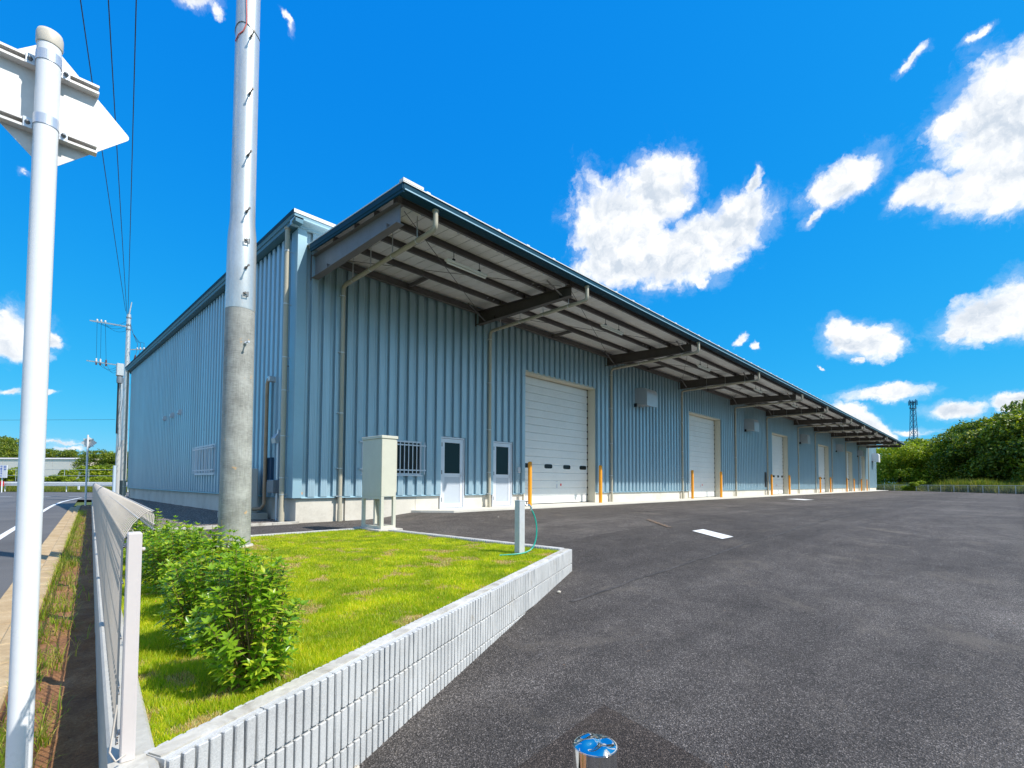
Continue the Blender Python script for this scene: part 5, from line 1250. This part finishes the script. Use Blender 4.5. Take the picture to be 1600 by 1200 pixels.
for k in range(8): a = k*math.pi/4; c = T0+Vector((1.5*math.cos(a), 1.5*math.sin(a), Ht-1.9)); g = MB(); g.box(c.x-.12, c.x+.12, c.y-.12, c.y+.12, c.z, c.z+2.0+.5*(k % 2)); part('antenna', g, TOWERM, tw)

# ------------------------------------------------------------------ right yard fence
yf = thing('yard_fence', CF(1470, 66, -1.0), 'low grey pipe-and-mesh fence along the far right edge of the yard', 'fence')
def YFp(n): Z = 76-1.9*n; L_ = 58.2+.086*n; return Vector((.697*L_+.717*Z, -.717*L_+.697*Z, -1.0))
g = MB(); g.box(-.03, .03, -.03, .03, -.05, 1.0); FPM = g.mesh('post')
for n in range(-1, 34):
    p, q_ = YFp(n), YFp(n+1); part('post', FPM, GALV, yf, p)
    g = MB(); g.tube([p+Vector((0, 0, 1.0)), q_+Vector((0, 0, 1.0))], .025, 5); part('rail', g, GALV, yf)
    g = MB()
    for k in range(1, 20): c = p.lerp(q_, k/20); g.tube([c, c+Vector((0, 0, .97))], .004, 3, False)
    for k in range(1, 8): g.tube([p+Vector((0, 0, k*.12)), q_+Vector((0, 0, k*.12))], .004, 3, False)
    part('mesh_infill', g, GALV, yf, kind='stuff')
b = MB(); a, c, d, e = YFp(-2), YFp(34), YFp(34)+RT*120, YFp(-2)+RT*120+FW*60; b.add([a+RT*.3, c+RT*.3, d, e], [(0, 1, 2, 3)]); b.v = [(x, y, -1.02) for x, y, z in b.v]; struct('scrub_ground', b, FIELD)

# ------------------------------------------------------------------ grass and weeds
def blades(n, pos, hgt, wid, lean=.5):
    """pos (n,3); one tapering triangle per blade"""
    a = rng.uniform(0, 2*np.pi, n); h = hgt*rng.uniform(.45, 1.25, n); wv_ = wid*rng.uniform(.6, 1.3, n)
    dx, dy = np.cos(a)*wv_, np.sin(a)*wv_; la = rng.uniform(0, 2*np.pi, n); ll = h*lean*rng.random(n)
    V = np.empty((n, 3, 3)); V[:, 0] = pos+np.stack([-dx, -dy, -0*dx-.004], 1); V[:, 1] = pos+np.stack([dx, dy, 0*dx-.004], 1)
    V[:, 2] = pos+np.stack([np.cos(la)*ll, np.sin(la)*ll, h], 1); return V.reshape(-1, 3), np.arange(3*n).reshape(-1, 3)
def inpoly(x, y, P):
    r_ = np.zeros(len(x), bool); n = len(P)
    for i in range(n):
        x1, y1 = P[i]; x2, y2 = P[(i+1) % n]; c = ((y1 > y) != (y2 > y)) & (x < (x2-x1)*(y-y1)/(y2-y1+1e-12)+x1); r_ ^= c
    return r_
def vnoise(x, y, s, seed=0):
    g0 = np.random.default_rng(seed).random((64, 64)); X = x*s; Y = y*s; i = np.floor(X).astype(int); j = np.floor(Y).astype(int); fx_, fy_ = X-i, Y-j
    fx_ = fx_*fx_*(3-2*fx_); fy_ = fy_*fy_*(3-2*fy_); G = lambda a, c: g0[a % 64, c % 64]
    return (G(i, j)*(1-fx_)+G(i+1, j)*fx_)*(1-fy_)+(G(i, j+1)*(1-fx_)+G(i+1, j+1)*fx_)*fy_
X = rng.uniform(.3, 5.5, 1500000); Y = rng.uniform(2.0, 9.2, 1500000)
D = .717*X+.697*Y; bare = vnoise(X, Y, 3.2, 1)*.55+vnoise(X, Y, 8.5, 2)*.45
keep = inpoly(X, Y, LAWN) & (rng.random(len(X)) < np.clip(2.6/D, .2, 1)**1.2)
X, Y, bare, D = X[keep][:540000], Y[keep][:540000], bare[keep][:540000], D[keep][:540000]
dry = rng.random(len(X)) < np.clip((bare-.60)*9, .015, .92)
for nm, sel, hh, mt in (('grass', ~dry, .027, GRASSM), ('dry_grass', dry, .014, leafmat('dry_blades', (.42, .27, .08), (.62, .44, .18), (.80, .66, .38), .3, .7))):
    x_, y_, d_ = X[sel], Y[sel], D[sel]; hv = hh*(.7+.7*vnoise(x_, y_, 5.1, 9))
    V, F = blades(len(x_), np.stack([x_, y_, np.full(len(x_), -.955)], 1), hv, .0021*np.clip(d_/2.6, 1, 2.4), .9)
    part(nm, npmesh(nm, V, F, 3), mt, None, kind='stuff')
# fallen leaves on the lawn
V = []; F = []
for i in range(160):
    x, y = random.uniform(.5, 5.1), random.uniform(2.3, 8.5)
    if not inpoly(np.array([x]), np.array([y]), LAWN)[0]: continue
    s = random.uniform(.006, .014); a = random.uniform(0, 6.28); o = len(V); z = -.93+random.uniform(0, .01); ca, sa = math.cos(a)*s, math.sin(a)*s
    V += [(x-ca, y-sa, z), (x+sa*.5, y-ca*.5, z+.006), (x+ca, y+sa, z+.002), (x-sa*.5, y+ca*.5, z+.008)]; F += [(o, o+1, o+2, o+3)]
me = npmesh('fallen_leaves', np.array(V), np.array(F), 4); part('fallen_leaves', me, mat('dead_leaf', (.42, .14, .03), .7, 0, var=.3, vscale=20), None, kind='stuff')
# weeds on the verge
Ps = []
for i in range(1150):
    u = 1.3+random.random()**1.2*28; v = -.335+random.random()**2.2*.24
    if random.random() > .45+.9*mnoise.noise(Vector((u*1.3, 0, 5))): continue
    if u > 3.0 or v > -2: 
        k = random.randint(5, 13); c = UV(u, v, -1.39)
        Ps += [(c.x+random.gauss(0, .022), c.y+random.gauss(0, .03), c.z) for _ in range(k)]
for i in range(40):
    u = 3+random.random()*14; c = UV(u, random.uniform(-.15, .05), -1.39); Ps += [(c.x+random.gauss(0, .01), c.y+random.gauss(0, .01), c.z) for _ in range(3)]
Ps = np.array(Ps); n = len(Ps); SG = 4
a = rng.uniform(0, 2*np.pi, n); h = rng.uniform(.04, .17, n); ln_ = rng.uniform(.03, .15, n); wv_ = rng.uniform(.0018, .004, n)
V = np.empty((n, (SG+1)*2, 3))
for k in range(SG+1):
    t = k/SG; cx_ = Ps[:, 0]+np.cos(a)*ln_*t**1.6; cy_ = Ps[:, 1]+np.sin(a)*ln_*t**1.6; cz_ = Ps[:, 2]+h*(t*1.5-.55*t**2.5); ww = wv_*(1-t)**.6+.0002
    V[:, 2*k] = np.stack([cx_-np.sin(a)*ww, cy_+np.cos(a)*ww, cz_], 1); V[:, 2*k+1] = np.stack([cx_+np.sin(a)*ww, cy_-np.cos(a)*ww, cz_], 1)
base_ = np.arange(n)[:, None]*(SG+1)*2; F = np.concatenate([base_+[2*k, 2*k+1, 2*k+3, 2*k+2] for k in range(SG)], 0)
part('weeds', npmesh('weeds', V.reshape(-1, 3), F, 4), WEEDM, None, kind='stuff')
def roughgrass(name, P0_, ex, ey, n, h, wd, z):
    A = rng.random((n, 2)); pos = np.array(P0_)[None, :2]+A[:, :1]*np.array(ex)[None, :2]+A[:, 1:]*np.array(ey)[None, :2]
    hh = vnoise(pos[:, 0], pos[:, 1], .35, 4); keep = rng.random(n) < .35+hh; pos = pos[keep]; hh = hh[keep]
    V, F = blades(len(pos), np.concatenate([pos, np.full((len(pos), 1), z)], 1), 1, wd, .6); V = V.reshape(-1, 3, 3)
    V[:, 2, 2] = z+(V[:, 2, 2]-z)*h*(.35+1.1*hh); V[:, 2, :2] = V[:, 0, :2]+(V[:, 2, :2]-V[:, 0, :2])*h
    part(name, npmesh(name, V.reshape(-1, 3), F, 3), ROUGHG, None, kind='stuff')
a = CF(-420, 62.9); c = CF(240, 62.9); roughgrass('roadside_grass', a, c-a, FW*6, 45000, .55, .03, -1.42)
a = CF(-420, 69); c = CF(240, 69); roughgrass('meadow_grass', a, c-a, FW*22, 45000, 1.0, .06, -1.42)
a = YFp(-2)+RT*.5; c = YFp(24)+RT*.5; roughgrass('scrub', a, c-a, RT*9, 60000, 1.35, .06, -1.02)

# ------------------------------------------------------------------ leafy bushes in the lawn
LV = [(0, 0, 0), (.30, .16, .03), (.62, .17, .03), (1, 0, -.06), (.62, -.17, .03), (.30, -.16, .03), (.32, 0, -.015), (.66, 0, -.02)]
LF = [(0, 1, 6), (0, 6, 5), (1, 2, 7, 6), (6, 7, 4, 5), (2, 3, 7), (7, 3, 4)]
b = MB(); b.add(LV, LF, True); LEAF = b.mesh('leaf'); LEAF.materials.append(BUSHM)
LVn = np.array(LV)
def bushdata(c, rx, h, seed, tips):
    r_ = random.Random(seed); M_ = []; tw_ = MB(); c = Vector(c)
    for s in range(tips):
        a = r_.uniform(0, 6.28); u_ = r_.random()**.5; hz = r_.uniform(.14, 1.0)
        rad = rx*u_*(1.05-.35*max(0, hz-.6)/.4)*(.55+.45*min(1, hz/.5)); tip = c+Vector((rad*math.cos(a), rad*math.sin(a), h*hz*(1.03-.22*u_*u_)))
        base = c+Vector((r_.gauss(0, .02), r_.gauss(0, .02), 0)); mid = base.lerp(tip, .55)+Vector((r_.gauss(0, .02), r_.gauss(0, .02), -.02))
        dirv = ((tip-mid).normalized()+Vector((0, 0, .55))).normalized()
        if s % 2 == 0: tw_.tube([base, mid, tip], [.0048, .0028, .0012], 5, False)
        else: tw_.tube([mid, tip], [.003, .0015], 4, False)
        for lvl, (dist, k) in enumerate(((0, 6), (-.032, 5), (-.068, 5), (-.108, 4))):
            p = tip+dirv*dist; a0 = r_.uniform(0, 6.28)
            for q_ in range(k):
                aa = a0+q_*6.283/k+r_.uniform(-.25, .25); o1 = dirv.orthogonal().normalized(); o2 = dirv.cross(o1)
                el_ = r_.uniform(.35, .95) if lvl == 0 else r_.uniform(-.15, .5)
                d = (o1*math.cos(aa)+o2*math.sin(aa)+dirv*el_).normalized(); y_ = dirv.cross(d).normalized(); z_ = d.cross(y_)
                L_ = r_.uniform(.036, .062)*(.8 if lvl == 0 else 1)
                M_.append((p, d, y_, z_, L_, r_.random()))
    return M_, tw_
def bush(name, c, rx, h, seed, tips, label, parts_=0):
    t = thing(name, c, label, 'bush', 'leafy bushes along the mesh fence'); M_, tw_ = bushdata(c, rx, h, seed, tips)
    part('branches', tw_, TWIG, t)
    M_.sort(key=lambda m_: m_[0].dot(Vector((.717, .697, -.25))))
    for (p, d, y_, z_, L_, r_) in M_[:parts_]:
        o = part('leaf', LEAF, BUSHM, t, p); mm_ = Matrix((d, y_, z_)).transposed(); o.rotation_euler = mm_.to_euler(); o.scale = (L_, L_, L_)
    rest = M_[parts_:]; A = np.array([[*d, *y_, *z_] for (p, d, y_, z_, L_, r_) in rest]).reshape(-1, 3, 3); P = np.array([tuple(m_[0]) for m_ in rest]); S_ = np.array([m_[4] for m_ in rest])
    V = (LVn[None] @ A)*S_[:, None, None]+P[:, None]; me = bpy.data.meshes.new('leaves'); nl = len(rest)
    fl = []; 
    for i in range(nl): fl += [tuple(v+8*i for v in f) for f in LF]
    me.from_pydata(V.reshape(-1, 3).tolist(), [], fl); me.polygons.foreach_set('use_smooth', [True]*len(fl)); me.update()
    part('leaves', me, BUSHM, t, kind='stuff')
bush('bush', (.80, 2.50, -.95), .235, .66, 1, 150, 'nearest leafy bush, rooted beside the block wall', 300)
bush('bush', (.82, 3.22, -.95), .27, .58, 2, 170, 'second leafy bush, between the nearest bush and the fence post')
bush('bush', (1.02, 3.98, -.95), .30, .62, 3, 170, 'third leafy bush back from the block wall')
bush('bush', (1.02, 4.95, -.95), .32, .60, 4, 160, 'fourth leafy bush back, in line with the fence')
bush('bush', (1.10, 5.95, -.95), .33, .58, 5, 150, 'fifth leafy bush back, before the utility pole')
bush('bush', (1.12, 7.0, -.95), .32, .62, 6, 140, 'farthest leafy bush, close to the asphalt path')
b = MB(); b.lathe((0, 0, 0), [(.14, 0), (.10, .012), (.03, .02)], 12);
